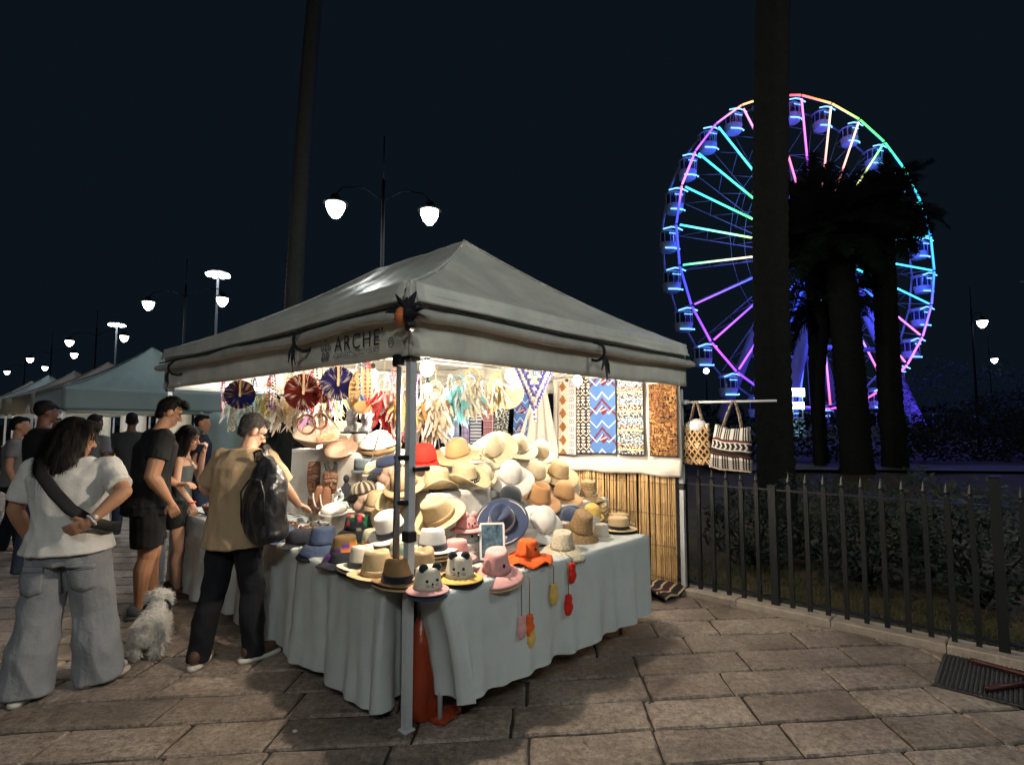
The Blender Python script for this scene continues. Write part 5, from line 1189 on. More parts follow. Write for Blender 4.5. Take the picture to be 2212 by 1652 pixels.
    remesh(hb, 'hair' if st != 'cap' else 'cap', P['hairm'], root, .016 if far else .007, 2, 0 if far else P.get('hd', .0025), .03, (1, 1, .3))
    ho = [c for c in root.children if c.name.startswith(('hair', 'cap'))][-1]
    if not far:
        n = len(ho.data.vertices); f = MB(); nst = 2600 if st == 'long' else 900
        for i in np.random.choice(n, min(nst, n), False):
            vv_ = ho.data.vertices[int(i)]; p = vv_.co.copy(); nn = vv_.normal.copy()
            if st == 'long': d = Vector((random.gauss(0, .12), random.gauss(0, .12) - .1, -1)); ln = random.uniform(.05, .13)
            else: d = Vector((random.gauss(0, .3), .3, .25 + random.gauss(0, .3))); ln = random.uniform(.012, .028)
            d = (d - nn * d.dot(nn) * .85 + nn * .1).normalized(); sd_ = d.cross(nn).normalized() * .0016; p = p + nn * .001
            m_ = p + d * ln * .5 + nn * .003; e_ = p + d * ln + Vector((0, 0, -.004))
            f.add([p - sd_, p + sd_, m_ + sd_, m_ - sd_, e_], [(0, 1, 2, 3), (3, 2, 4)])
        so_ = f.obj('hair_strands', P['hairm'], root, smooth=False); so_['kind'] = 'stuff'
    if P.get('glasses'):
        q = MB(); q.tube([hp(.078, -.01, .0), hp(.06, .07, .006), hp(.035, .1, .006)], .003, 5); q.tube([hp(-.078, -.01, .0), hp(-.06, .07, .006), hp(-.035, .1, .006)], .003, 5)
        for s in (-1, 1): q.tube([hp(s * .033 + .022 * math.cos(a), .1, -.002 + .016 * math.sin(a)) for a in [2 * PI * j / 14 for j in range(15)]], .0025, 5)
        q.obj('glasses', blackpl, root)
    return root, inv
hd = M('hair_dark', (.006, .005, .0045), .65, .3, 60, .25, 160, stretch=(1, 1, .12), spec=.15); hb_ = M('hair_brown', (.0065, .0045, .004), .6, .3, 60, .25, 160, stretch=(1, 1, .08), spec=.18); hgrey = M('hair_grey', (.045, .042, .04), .8, .5, 60, .3, 200, spec=.15)
tan_ = skin('tan', (.42, .22, .13)); fair = skin('fair', (.50, .29, .20)); deep = skin('deep', (.13, .06, .035))
denimg = M('grey_trousers', (.24, .25, .27), .85, .12, 8, .25, 40); wt = M('white_tee', (.62, .61, .58), .85, .06, 8, .2, 30); bk = M('black_tee', (.006, .0065, .008), .8, .2, 10, .2, 40); bk2 = M('black_shorts', (.005, .0055, .007), .85, .2, 10, .2, 40)
kh = M('khaki_shirt', (.40, .285, .17), .85, .08, 8, .2, 30); nt_ = M('dark_trousers', (.006, .007, .011), .85, .2, 10, .2, 40); rib = M('ribbed_top', (.06, .075, .085), .85, .1, 8, .5, 30, stretch=(6, 6, .3)); ws = M('white_sole', (.6, .57, .5), .7, .1); brs = M('brown_shoe', (.085, .042, .026), .6, .2, 14); wsn = M('white_sneaker', (.58, .57, .55), .6, .1); gsn = M('grey_sneaker', (.08, .1, .12), .7, .2)
# woman in white tee and wide grey trousers
wr, winv = person('woman in white tee and wide grey trousers seen from behind, hand on hip', -2.74, 3.5, -12, 1.66, dict(skin=tan_, girth=1.26, hip=1.3, sw=.215, arm=1.12, top=wt, hem=.87, loose=.026, flare=.02, sleeve=.78, bottom='wide', wide=.142, bot=denimg, bloose=.012, hairm=hb_, hair='long', hs=1.05, hyaw=46, hpitch=12, hz=-.03, lean=.03,
    feet=((.17, .06, 35), (-.13, -.12, 0)), shoe=wsn, sole=ws, leg=1.2, wr=.012, bwr=.016, lx=-.02,
    armR=[(.345, -.13, 1.19), (.22, -.25, 1.03), (-.75, -.1, -.35), (0, 1, .2), .35], armL=[(-.31, .02, 1.08), (-.27, .12, .86), (.1, .3, -1), (1, 0, 0)]))
tro = [c for c in wr.children if c.name.startswith('trousers')][0]
def patch(name, fn, nu, nv, mat, parent, target, off=.004, solid=.004):
    mb = MB(); mb.grid(fn, nu, nv); o = mb.obj(name, mat, parent); sw = o.modifiers.new('wrap', 'SHRINKWRAP'); sw.target = target; sw.wrap_method = 'PROJECT'; sw.use_project_y = True; sw.use_negative_direction = True; sw.use_positive_direction = True; sw.offset = off
    m = o.modifiers.new('solid', 'SOLIDIFY'); m.thickness = solid; m.offset = 0; return o
dj = M('grey_trousers_seam', (.16, .17, .185), .85, .12, 8, .25, 40)
for sx in (-1, 1):
    patch('back_pocket', lambda s, t, sx=sx: (sx * .125 + (s - .5) * .13, -.3, .76 - .15 * t - (.02 * (1 - abs(2 * s - 1)) if t == 1 else 0)), 8, 8, denimg, wr, tro, .005, .006)
    patch('pocket_seam', lambda s, t, sx=sx: (sx * .125 + (s - .5) * .13, -.3, .735 - .008 * t), 8, 1, dj, wr, tro, .009, .002)
patch('back_seam', lambda s, t: ((s - .5) * .008, -.3, .78 - .2 * t), 1, 14, dj, wr, tro, .004, .003)
# strap across her back
st = thing('crossbody_strap', 'wide black strap across the back of the white tee', 'bag strap', wr.location, wr.rotation_euler[2]); b = MB()
b.tube([(-.10, .10, 1.42), (-.115, .0, 1.44), (-.11, -.11, 1.39), (-.075, -.172, 1.3), (0.01, -.203, 1.2), (.1, -.205, 1.1), (.19, -.16, 1.02), (.25, -.06, .97), (.25, .06, .95)], [.026, .03, .032, .034, .034, .034, .034, .032, .028], 10, True, .3, (0, .3, 1)); b.obj('strap', M('strap_black', (.006, .006, .008), .7), st)
wa = thing('wristwatch', 'silver watch on the wrist of the woman in white tee', 'watch', wr.location, wr.rotation_euler[2]); b = MB(); c0 = Vector((.228, -.243, 1.04)); dv = Vector((-.6, -.5, -.55)).normalized(); e1 = dv.orthogonal().normalized(); e2 = dv.cross(e1)
b.tube([c0 + (e1 * math.cos(a) + e2 * math.sin(a)) * .034 for a in [2 * PI * j / 20 for j in range(21)]], .006, 6); b.obj('bracelet', alu, wa); b = MB(); b.ell(c0 + Vector((.03, -.02, .02)), (.014, .014, .014)); b.obj('watch_case', alu, wa)
# man in black
person('tall man in black tee and black shorts seen from the side', -3.13, 4.82, 48, 1.85, dict(skin=tan_, girth=1.2, sw=.215, arm=1.34, top=bk, hem=.86, loose=.014, sleeve=.55, bottom='shorts', short=.82, bot=bk2, bloose=.03, leg=1.18, hairm=hd, hair='quiff', hpitch=24, hyaw=4, lean=.06, hy=.045, hz=-.015,
    feet=((.1, -.03, 8), (-.1, .1, -5)), shoe=gsn, sole=gsn, wr=.01,
    armR=[(.275, -.015, 1.17), (.26, .13, .95), (.05, .35, -1), (-1, .2, 0), .55], armL=[(-.27, .05, 1.18), (-.2, .27, 1.05), (.5, .6, .1), (0, 0, -1)]))
# young woman next to him
gr_, ginv = person('young woman in ribbed grey top with her hand near her chin', -3.18, 5.34, 70, 1.58, dict(skin=fair, girth=.92, sw=.16, arm=.85, top=rib, hem=.98, neck=1.36, loose=.006, flare=0, sleeve=0, bottom='shorts', short=.45, bot=bk2, bloose=.014, leg=1.0, hairm=hb_, hair='long', longer=True, hyaw=16, hpitch=14, hy=.02, lean=.03,
    feet=((.08, .05, 8), (-.09, -.02, -5)), shoe=brs, sole=brs, wr=.004,
    armR=[(.21, .03, 1.06), (.17, .16, .86), (0, .2, -1), (-1, 0, 0), .5], armL=[(-.17, .15, 1.1), (.03, .21, 1.33), (.25, .3, .6), (0, -1, 0), .9]))
rw = thing('red_wristband', 'small red wristband on the young woman in grey', 'wristband', gr_.location, gr_.rotation_euler[2]); b = MB(); b.tube([(.172 + .03 * math.cos(a), .155 + .03 * math.sin(a), .88) for a in [2 * PI * j / 16 for j in range(17)]], .008, 6); b.obj('band', M('red_band', (.6, .04, .05), .5), rw)
# man with the backpack
mr, minv = person('grey-haired man in khaki shirt and dark trousers reaching to the table', -1.90, 3.88, 14, 1.70, dict(skin=fair, girth=1.12, hip=1.02, sw=.195, arm=1.05, top=kh, hem=.80, loose=.036, flare=.03, sleeve=.85, collar=True, bottom='trousers', bot=nt_, bloose=.032, leg=1.0, hairm=hgrey, hair='short', hyaw=34, hpitch=28, hy=.03, hz=-.03, lean=.07, glasses=True,
    feet=((.12, .08, 25), (-.17, -.1, -20)), shoe=brs, sole=ws, wr=.011,
    armR=['w', (-1.62, 4.0, 1.16), (-1.60, 4.22, 1.0), (.25, 1, -.35), (-.2, -.4, -1), .3], armL=['w', (-2.19, 4.02, 1.14), (-2.02, 4.25, 1.0), (.4, 1, -.2), (0, 0, -1)]))
blr = M('black_leather', (.012, .013, .016), .32, .2, 8, .4, 24, spec=.6)
bp = thing('backpack', 'soft black leather backpack slung on the man in khaki', 'backpack', (-1.63, 3.73, .86), rad(-25)); b = MB()
b.loft([(0, 0, -.03, .11, .07), (0, 0, .03, .15, .10), (0, 0, .18, .155, .105), (-.005, .01, .31, .14, .095), (-.01, .02, .41, .11, .075), (-.015, .03, .48, .075, .05), (-.02, .035, .52, .03, .03)]); b.ell((0, -.07, .17), (.1, .045, .12)); remesh(b, 'sack', blr, bp, .008, 2, .026, .15, (1, 1, .5), ridge=True)
b = MB(); b.tube([(-.06, .03, .45), (-.11, .0, .5), (-.115, -.01, .55), (-.07, .0, .57), (-.03, .02, .5)], .009, 6); b.obj('carry_loop', blr, bp)
bpi = (Matrix.Translation((-1.63, 3.73, .86)) @ Matrix.Rotation(rad(-25), 4, 'Z')).inverted()
b = MB(); b.tube([bpi @ Vector(q) for q in ((-1.635, 3.77, 1.29), (-1.665, 3.80, 1.38), (-1.70, 3.86, 1.435), (-1.71, 3.93, 1.44), (-1.70, 4.0, 1.38), (-1.69, 4.05, 1.25))], [.02, .026, .03, .03, .03, .02], 10, True, .35, (1, 0, 0)); b.obj('shoulder_strap', blr, bp)
b = MB(); b.tube([(-.09, .04, .08), (-.11, .05, -.03), (-.1, .05, -.16)], .01, 6, flat=.4); b.obj('loose_strap', blr, bp)
b = MB(); b.tube([(-.1, -.10, .1), (-.1, -.115, .3), (-.04, -.105, .38), (.06, -.105, .38), (.105, -.11, .3), (.1, -.1, .1)], .006, 5); b.obj('zip', blackpl, bp)
# people further along the street
FAR = [(-7.1, 7.4, 20, 1.72, (.02, .02, .025), hd, 'short', deep, 'dark-haired passer-by in black at the left edge of the crowd'), (-7.0, 8.6, -40, 1.66, (.12, .09, .06), M('hair_blond', (.3, .2, .1), .6), 'bun', fair, 'fair-haired passer-by far in the crowd'), (-5.05, 6.0, 30, 1.86, (.012, .012, .016), hd, 'cap', deep, 'tall passer-by in black cap behind the woman in white'),
       (-6.2, 7.0, 60, 1.70, (.35, .35, .36), hd, 'short', tan_, 'passer-by in pale top between two dark figures'), (-5.55, 7.4, 10, 1.74, (.30, .31, .33), hd, 'short', deep, 'passer-by in grey vest walking away'), (-5.6, 8.2, -20, 1.78, (.07, .08, .09), hd, 'short', deep, 'broad passer-by in slate shirt by the second tent'),
       (-4.75, 8.5, 80, 1.74, (.03, .012, .012), hd, 'short', deep, 'passer-by in maroon shirt beyond the couple'), (-4.3, 7.7, 75, 1.74, (.018, .024, .05), hd, 'short', tan_, 'passer-by in navy tee and jeans beyond the couple'), (-6.6, 5.6, 15, 1.62, (.02, .02, .02), hb_, 'long', tan_, 'dark-clad passer-by behind the woman in white'),
       (-9.6, 11.5, 30, 1.7, (.2, .2, .22), hd, 'short', fair, 'small distant passer-by in grey near the far tents'), (-8.2, 10.4, -30, 1.72, (.02, .02, .03), hd, 'short', tan_, 'small distant passer-by in black near the far tents')]
for i, (x, y, yw, h, tc, hm, hs_, sk_, lab) in enumerate(FAR):
    person(lab, x, y, yw, h, dict(far=True, skin=sk_, top=M('far_top_%d' % i, tuple(q * .45 for q in tc), .85), bot=M('far_jeans', (.03, .045, .08), .85) if i % 3 else nt_, hairm=hm, hair=hs_, bottom='trousers', girth=1.08, feet=((.1, .12, 0), (-.1, -.1, 0)), shoe=gsn, sole=gsn), 'passers-by along the street')
# ------------------------------------------------------------------ white dog
dg = thing('dog', 'fluffy white small dog seen from behind, head raised', 'dog', (-2.54, 4.04, 0), rad(20)); dg.scale = (.84, .84, .74); b = MB()
b.loft([(0, 0, 0, .001, .001)] if False else [(0, -.16, .17, .09, .06), (0, -.16, .2, .11, .07), (0, -.16, .3, .1, .07), (0, -.15, .34, .05, .04)])
b.limb((0, -.14, .25), (0, .12, .29), .115, .105); b.limb((0, .1, .3), (0, .2, .42), .08, .07); b.ell((.0, .2, .46), (.075, .085, .075)); b.limb((0, .25, .44), (.01, .31, .43), .04, .028)
for s in (-1, 1):
    b.limb((s * .065, .12, .24), (s * .065, .13, .03), .045, .035); b.limb((s * .07, -.15, .22), (s * .075, -.1, .14), .065, .045); b.limb((s * .075, -.1, .14), (s * .078, -.18, .09), .042, .032); b.limb((s * .078, -.18, .09), (s * .075, -.165, .025), .034, .032); b.limb((s * .07, .2, .48), (s * .095, .19, .4), .03, .022)
b.limb((0, -.22, .3), (.03, -.27, .36), .03, .028)
wf = M('white_fur', (.82, .80, .76), .9, .08, 20, .2, 60, trans=.45)
db = remesh(b, 'body', wf, dg, .009, 3, .012, .03)
vsn = np.array([tuple(v.co) for v in db.data.vertices]); nsn = np.array([tuple(v.normal) for v in db.data.vertices]); f = MB(); idx = np.random.choice(len(vsn), min(4200, len(vsn)), False)
for i in idx:
    p = Vector(vsn[i]); n_ = Vector(nsn[i]); 
    if p.z < .03: continue
    d = (n_ * .8 + Vector((random.gauss(0, .25), random.gauss(0, .25) - .35, random.gauss(-.45, .25)))).normalized(); s_ = d.orthogonal().normalized() * .0022; ln = random.uniform(.018, .045)
    q = p + d * ln + Vector((0, 0, -.008)); f.add([p - s_, p + s_, p + d * ln * .55 + s_ * .7, p + d * ln * .55 - s_ * .7, q], [(0, 1, 2, 3), (3, 2, 4)])
fo = f.obj('fur', wf, dg, smooth=False); fo['kind'] = 'stuff'
b = MB(); b.tube([(.1 * math.cos(a), .13 + .03 * math.sin(a), .36 + .09 * math.sin(a)) for a in [2 * PI * j / 20 for j in range(21)]], .012, 6); b.obj('collar', blackcloth, dg); b = MB(); b.ell((.012, .335, .435), .012); b.obj('nose', blackpl, dg)
for s in (-1, 1): b = MB(); b.ell((s * .035, .272, .475), .01); b.obj('eye', blackpl, dg)

# ------------------------------------------------------------------ street lamps
lampw = M('lamp_glow', (1, .97, .85), .4, 0, emis=14, ecol=(1, .97, .82)); mastw = M('mast_glow', (.9, .95, 1), .4, 0, emis=12, ecol=(.9, .96, 1)); polem = M('lamp_iron', (.004, .0045, .005), .8, .1, spec=.05)
def street_lamp(label, x, y, h1, h2, power=0, z=6.2, g='street lamps along the promenade'):
    r = thing('street_lamp', label, 'street lamp', (x, y, 0), 0, g); b = MB(); b.tube([(0, 0, 0), (0, 0, 1.0), (0, 0, 1.05), (0, 0, z + .7)], [.09, .08, .055, .035], 10); b.obj('pole', polem, r); b = MB(); b.tube([(0, 0, z + .7), (0, 0, z + 1.7)], .015, 6); b.obj('finial_rod', polem, r)
    for hx, hy in (h1, h2):
        if hx is None: continue
        dx, dy = hx - x, hy - y
        b = MB(); b.tube([(0, 0, z + .25), (dx * .4, dy * .4, z + .5), (dx * .85, dy * .85, z + .48), (dx, dy, z + .32)], .014, 6); b.obj('arm', polem, r)
        b = MB(); b.lathe([(.0, .32), (.08, .3), (.12, .2), (.26, .12), (.27, .1), (.2, .1)], 18, (dx, dy, z)); b.obj('lamp_shade', polem, r)
        b = MB(); b.lathe([(.2, .1), (.19, .0), (.14, -.12), (.06, -.21), (0, -.23)], 18, (dx, dy, z)); b.obj('globe', lampw, r)
        if power: lamp('lamp_light', (dx, dy, z - .4), power, (.93, 1, .97), .16, r)
street_lamp('nearest double street lamp rising behind the stall roof', -2.8, 11.75, (-3.77, 11.55), (-1.82, 11.95), 260)
street_lamp('second double street lamp, behind the far eave of the stall', -12.4, 20.8, (-14.02, 21.13), (-10.83, 20.48), 220)
street_lamp('third double street lamp along the promenade', -22.8, 30.2, (-24.98, 31.1), (-20.72, 29.41))
street_lamp('fourth double street lamp along the promenade', -31.8, 38.1, (-34.42, 39.44), (-29.18, 36.78))
street_lamp('farthest double street lamp at the left edge', -41.5, 47.1, (-44.72, 48.99), (-38.3, 45.33))
street_lamp('double street lamp standing in the garden beside the fence', 6.8, 2.7, (5.9, 2.9), (7.7, 2.5), 230)
street_lamp('added double street lamp behind the camera, lighting the stall front', 0.5, -5.0, (-.4, -5.1), (1.4, -4.9), 360, 6.2, 'street lamps along the promenade')  # unseen lamp, added behind the camera to light stall front and people
street_lamp('upper of two small lamps beyond the garden on the right', 21.0, 25.1, (21.45, 25.06), (None, None))
street_lamp('lower of two small lamps beyond the garden on the right', 34.3, 39.7, (34.7, 39.73), (None, None))
sl = thing('street_lamp', 'tiny lamp glowing beside the lower left of the big wheel', 'street lamp', (14.4, 41, 0)); b = MB(); b.tube([(0, 0, 0), (0, 0, 5.4)], .06, 8); b.obj('pole', polem, sl); b = MB(); b.ell((0, 0, 5.55), .2); b.obj('globe', lampw, sl)
for lab, x, y, z in (('tall white light mast above the second street lamp', -16.8, 31.2, 10.0), ('smaller white light mast further left', -34.0, 47.3, 10.0)):
    r = thing('light_mast', lab, 'light mast', (x, y, 0), 0, 'tall light masts'); b = MB(); b.tube([(0, 0, 0), (0, 0, z)], [.12, .06], 8); b.obj('pole', M('mast_grey', (.25, .26, .28), .5), r)
    for k in range(8):
        a = 2 * PI * k / 8; b = MB(); b.ell((.5 * math.cos(a), .5 * math.sin(a), z + .1), (.17, .17, .09), n=10, k=6); b.obj('floodlight', mastw, r)
    b = MB(); b.tube([(.5 * math.cos(2 * PI * k / 16), .5 * math.sin(2 * PI * k / 16), z + .22) for k in range(17)], .06, 6); b.obj('ring', whitepaint, r)

# ------------------------------------------------------------------ other market tents along the street
teal = M('teal_canvas', (.20, .26, .26), .7, .1, 3, .1, 6, trans=.04); creamc = M('cream_canvas', (.36, .33, .28), .7, .1, 3, .1, 6, trans=.25)
pale = M('pale_backdrop', (.62, .60, .50), .9, .1, 3)
def neighbour(label, u, v, W, L, mat, ap, pw, col, HT=2.27, HB=1.86):
    r = stall('market_tent', label, 'tent', u, v, 0, group='market tents along the promenade'); tent(r, W, L, HT, HB, .02, ap, mat, sag=.2, bars=False)
    b = MB(); b.grid(lambda s, t: (W - .1, .1 + s * (L - .2), 2.1 - 2.0 * t), 6, 6); b.obj('back_wall', pale, r, solid=.01)
    b = MB(); b.box((W * .55, L / 2, .72), (W * .5, L * .8, .06)); b.obj('counter', pale, r, smooth=False)
    for k in range(14):
        b = MB(); x, y = W * .3 + random.random() * W * .5, .4 + random.random() * (L - .8); b.lathe([(0, .75), (.05, .75), (.07, .82), (.05, .92), (.02, .95), (0, .95)], 8, (x, y, 0)); b.obj('ware', M('ware_%d' % (k % 4), [(.6, .5, .3), (.5, .2, .15), (.2, .3, .45), (.7, .68, .6)][k % 4], .5), r)
    for k in (0, 1):
        b = MB(); b.tube([(W * .35, L * (.25 + .45 * k), 1.93), (W * .65, L * (.25 + .45 * k), 1.93)], .025, 8); b.obj('light_tube', M('cool_tube', (.8, .88, 1), .5, 0, emis=8, ecol=(.82, .88, 1)), r)
    lamp('tent_light', (W * .5, L * .5, 1.75), pw, col, .15, r); return r
t2 = neighbour('teal-grey pointed tent behind the far end of the hat stall', 0, 9.86, 3.4, 3.0, teal, 3.25, 26, (1, .92, .75))
b = MB(); b.grid(lambda s, t: (2.2 + s * 1.15, -.03 + .04 * math.sin(s * 14), 1.86 - 1.75 * t), 40, 8); b.obj('side_curtain', teal, t2, solid=.004)
neighbour('cream tent next behind the teal one', .0, 13.4, 3.3, 3.2, creamc, 3.2, 50, (1, .9, .78))
neighbour('third tent along the promenade, half hidden', -.1, 17.0, 3.3, 3.2, creamc, 3.2, 60, (.9, .9, 1))
neighbour('fourth tent along the promenade', -.2, 20.8, 3.3, 3.2, teal, 3.3, 60, (1, .9, .8))
neighbour('small farthest tent along the promenade', -.2, 24.6, 3.3, 3.2, creamc, 3.3, 60, (1, .9, .8))
neighbour('low cream tent spreading at the left edge behind the crowd', -3.6, 14.5, 3.2, 3.0, creamc, 3.0, 60, (.9, .9, 1), 2.2, 1.95)

# ------------------------------------------------------------------ big wheel
WC = Vector((27.93, 50, 17.635)); WR = 14.66; WY = .2893; PH = 2.1179; NW = 26
tv = Vector((math.cos(WY), math.sin(WY), 0)); nb = Vector((-math.sin(WY), math.cos(WY), 0))
wheel = thing('ferris_wheel', 'large Ferris wheel with rainbow light strips behind dark palms', 'Ferris wheel', (WC.x, WC.y, 0), WY)   # local x along the wheel plane, y backwards
steel = M('wheel_steel', (.34, .36, .48), .5, .05, 4); led = M('led_strip', (.05, .05, .05), .4, 0, emis=2.5, attr=True); ledw = M('cabin_led', (.05, .1, .2), .4, 0, emis=3.0, ecol=(.16, .45, 1)); cabm = M('cabin_paint', (.45, .5, .7), .45, .05); winm = M('cabin_glass', (.02, .03, .07), .1, 0, spec=.7)
HZ = WC.z
def wp(a, r, y=0): return Vector((r * math.cos(a), y, HZ + r * math.sin(a)))
def hexl(h): c = hexc(h); return tuple(.03 + .97 * q for q in c)
RIM = [(0, '20a0ff'), (20, '30c8ff'), (35, '30ffd0'), (52, '40ff70'), (66, '60ff50'), (76, 'ffd060'), (88, 'ff8040'), (99, 'ff4060'), (108, 'ff3080'), (116, 'ffb060'), (126, 'ff9080'), (138, '8040ff'), (152, 'c060ff'), (162, 'ff80c0'), (170, '3040ff'), (198, '2030ff'), (206, '6030ff'), (222, 'b040ff'), (238, '7030ff'), (262, '5040ff'), (285, 'ff4060'), (305, 'ff60c0'), (320, 'e070ff'), (335, '9060ff'), (348, '3050ff'), (360, '20a0ff')]
def rimc(d):
    d %= 360
    for (a, ca), (b_, cb) in zip(RIM, RIM[1:]):
        if a <= d <= b_:
            t = (d - a) / (b_ - a); x, y = hexl(ca), hexl(cb); return tuple(x[i] * (1 - t) + y[i] * t for i in range(3))
SP = [(0, ('30d0ff', '40e0ff', '4080ff')), (40, ('40ff90', 'ffe080', 'ff8060')), (75, ('ffe0b0', 'ff9080', '6040ff')), (90, ('ff80c0', 'c050ff', '4060ff')), (105, ('ff80a0', 'ff7090', 'ff60c0')), (122, ('ff90b0', '7070ff', '3040ff')), (138, ('40e0ff', '50ff70', 'ffe0a0')), (155, ('30d0ff', '50ff60', 'fff0b0')), (172, ('30e0ff', 'a0ff80', 'ff8040')), (188, ('30ffa0', 'ffe0a0', 'ff7040')), (203, ('a050ff', '3050ff', '2080ff')), (220, ('c050ff', '5040ff', '2080ff')), (250, ('4060ff', '3050ff', '3060ff')), (290, ('ff5060', '3080ff', '40e0e0')), (320, ('ff70b0', '4070ff', '30c0ff')), (345, ('30b0ff', '40e0ff', '40ffb0')), (361, ('30d0ff', '40e0ff', '4080ff'))]
def spc(d, t):
    d %= 360; best = min(SP, key=lambda s: min(abs(s[0] - d), 360 - abs(s[0] - d)))[1]; c = [hexl(q) for q in best]; k = t * 2; i = min(1, int(k)); f_ = k - i; return tuple(c[i][j] * (1 - f_) + c[i + 1][j] * f_ for j in range(3))
def colored_tube(path, r, cols, n=6):
    b = MB(); b.tube(path, r, n); b.c = [c for c in cols for _ in range(n)]; return b
BK = 2.3
for k in range(NW):
    a0 = PH + 2 * PI * k / NW; a1 = PH + 2 * PI * (k + 1) / NW; q = 5
    ang = [a0 + .012 + (a1 - a0 - .024) * i / q for i in range(q + 1)]
    # strips follow the rim in straight chords
    P0, P1 = wp(a0, WR), wp(a1, WR); path = [P0.lerp(P1, .03 + .94 * i / q) for i in range(q + 1)]
    colored_tube(path, .085, [rimc(math.degrees(a)) for a in ang]).obj('rim_light', led, wheel)
    b = MB(); b.tube([wp(a0, WR, .12), wp(a1, WR, .12)], .06, 5); b.obj('rim_beam', steel, wheel)
    b = MB(); b.tube([wp(a0, WR, BK), wp(a1, WR, BK)], .11, 5); b.obj('rim_beam', steel, wheel)
    c0, c1 = wp(a0, WR * .975), wp(a0, 1.4); path = [c0.lerp(c1, i / 8) for i in range(9)]
    colored_tube(path, .08, [spc(math.degrees(a0), i / 8) for i in range(9)]).obj('spoke_light', led, wheel)
    b = MB()   # lattice spoke: two back chords with bracing
    b.tube([wp(a0, WR * .97, BK), wp(a0, 1.4, BK * .8)], .05, 4); b.tube([wp(a0, WR * .97, .15), wp(a0, 1.4, .15)], .04, 4)
    n = 9
    for i in range(n):
        r0, r1 = 1.6 + (WR - 2) * i / n, 1.6 + (WR - 2) * (i + 1) / n; b.tube([wp(a0, r0, .15 if i % 2 else BK), wp(a0, r1, BK if i % 2 else .15)], .028, 4)
    b.obj('spoke_truss', steel, wheel)
    for r in (.62, .52):
        b = MB(); b.tube([wp(a0, WR * r, .3), wp(a1, WR * r, .3)], .022, 4); b.obj('tie_cable', steel, wheel)
b = MB(); b.lathe([(0, -1.5), (1.1, -1.5), (1.5, -1.2), (1.5, BK), (1.1, BK + .6), (0, BK + .6)], 28, (0, 0, HZ), Matrix.Rotation(-PI / 2, 3, 'X')); b.obj('hub', steel, wheel)
for k in range(14):
    a = 2 * PI * k / 14; b = MB(); b.ell((1.0 * math.cos(a), -2.4, HZ + 1.0 * math.sin(a)), .26, n=8, k=5); b.obj('hub_lamp', M('hub_glow', (.6, .7, 1), .4, 0, emis=6, ecol=(.7, .8, 1)), wheel)
# cabins
def cabin_meshes():
    out = {}
    b = MB(); b.loft([(0, 0, -2.05, .5, .5), (0, 0, -1.95, .68, .66), (0, 0, -1.35, .78, .74), (0, 0, -1.3, .78, .74)], 16); out['tub'] = (b, cabm)
    b = MB(); b.loft([(0, 0, -1.3, .7, .66), (0, 0, -.45, .7, .66)], 16); out['window'] = (b, winm)
    b = MB(); b.tube([(0, 0, -1.3), (0, 0, -.42)], .04, 4); out['window_post'] = (b, cabm)
    b = MB(); b.loft([(0, 0, -.45, .8, .78), (0, 0, -.4, .85, .8), (0, 0, -.2, .6, .5), (0, 0, -.15, .3, .25)], 16); b.box((0, 0, -.05), (.12, 2.4, .12)); out['roof'] = (b, cabm)
    b = MB(); b.tube([(-1.0, -.85, -.38), (-.25, -.85, -.12), (.25, -.85, -.12), (.85, -.85, -.3)], .06, 5); out['roof_light'] = (b, ledw)
    b = MB(); b.tube([(-.72, -.6, -1.9), (.0, -.78, -1.9), (.45, -.72, -1.9)], .06, 5); out['floor_light'] = (b, ledw)
    b = MB(); b.ell((-.3, -.76, -.62), .05, n=6, k=4); out['spark_lamp'] = (b, ledw)
    b = MB(); b.ell((.72, -.5, -1.85), .08, n=6, k=4); out['corner_lamp'] = (b, ledw)
    res = {}
    for nme, (mb, mt) in out.items():
        me = mb.mesh(nme); me.materials.append(mt); me.polygons.foreach_set('use_smooth', [True] * len(me.polygons)); me.set_sharp_from_angle(angle=rad(40)); res[nme] = me
    return res
CM = cabin_meshes()
for k in range(NW):
    a = PH + 2 * PI * k / NW; p = wp(a, WR, BK * .5 + .1); ce = bpy.data.objects.new('cabin', CM['tub']); COL.objects.link(ce); ce.parent = wheel; ce.location = p
    for i in range(6): a2 = PI * (1.0 + i / 5); link('window_post', CM['window_post'], ce, Matrix.Translation((.76 * math.cos(a2), .72 * math.sin(a2), 0)))
    for nme in ('window', 'roof', 'roof_light', 'floor_light', 'corner_lamp'): link(nme, CM[nme], ce)
    for i in range(6): link('spark_lamp', CM['spark_lamp'], ce, Matrix.Translation((i * .14 - .05, 0, .0)))
# legs and base
for y in (-1.7, BK + 1.2):
    for s in (-1, 1):
        b = MB(); b.tube([(s * .5, y, HZ), (s * 7.4, y + (-1.5 if y < 0 else 1.5), 1.2)], [.42, .55], 8); b.obj('support_leg', steel, wheel)
        b = MB(); b.tube([(s * .9, y - .3, HZ - 1.5), (s * 7.0, y + (-1.8 if y < 0 else 1.2), 1.6)], .07, 5); b.c = [spc(250, .5)] * len(b.v); b.obj('leg_light', led, wheel)
    b = MB(); b.tube([(-4.2, y * 1.3, 8.2), (4.2, y * 1.3, 8.2)], .22, 6); b.obj('cross_beam', steel, wheel)
for s in (-1, 1): b = MB(); b.tube([(s * 7.4, -3.2, 1.2), (s * 10.5, -3.2, .7)], .4, 6); b.obj('outrigger', steel, wheel)
plat = thing('wheel_platform', 'white boarding platform lit violet under the big wheel', 'platform', (WC.x, WC.y, .3), WY); b = MB(); b.box((1, -1, .6), (24, 10, 1.2)); b.obj('deck', steel, plat, smooth=False)
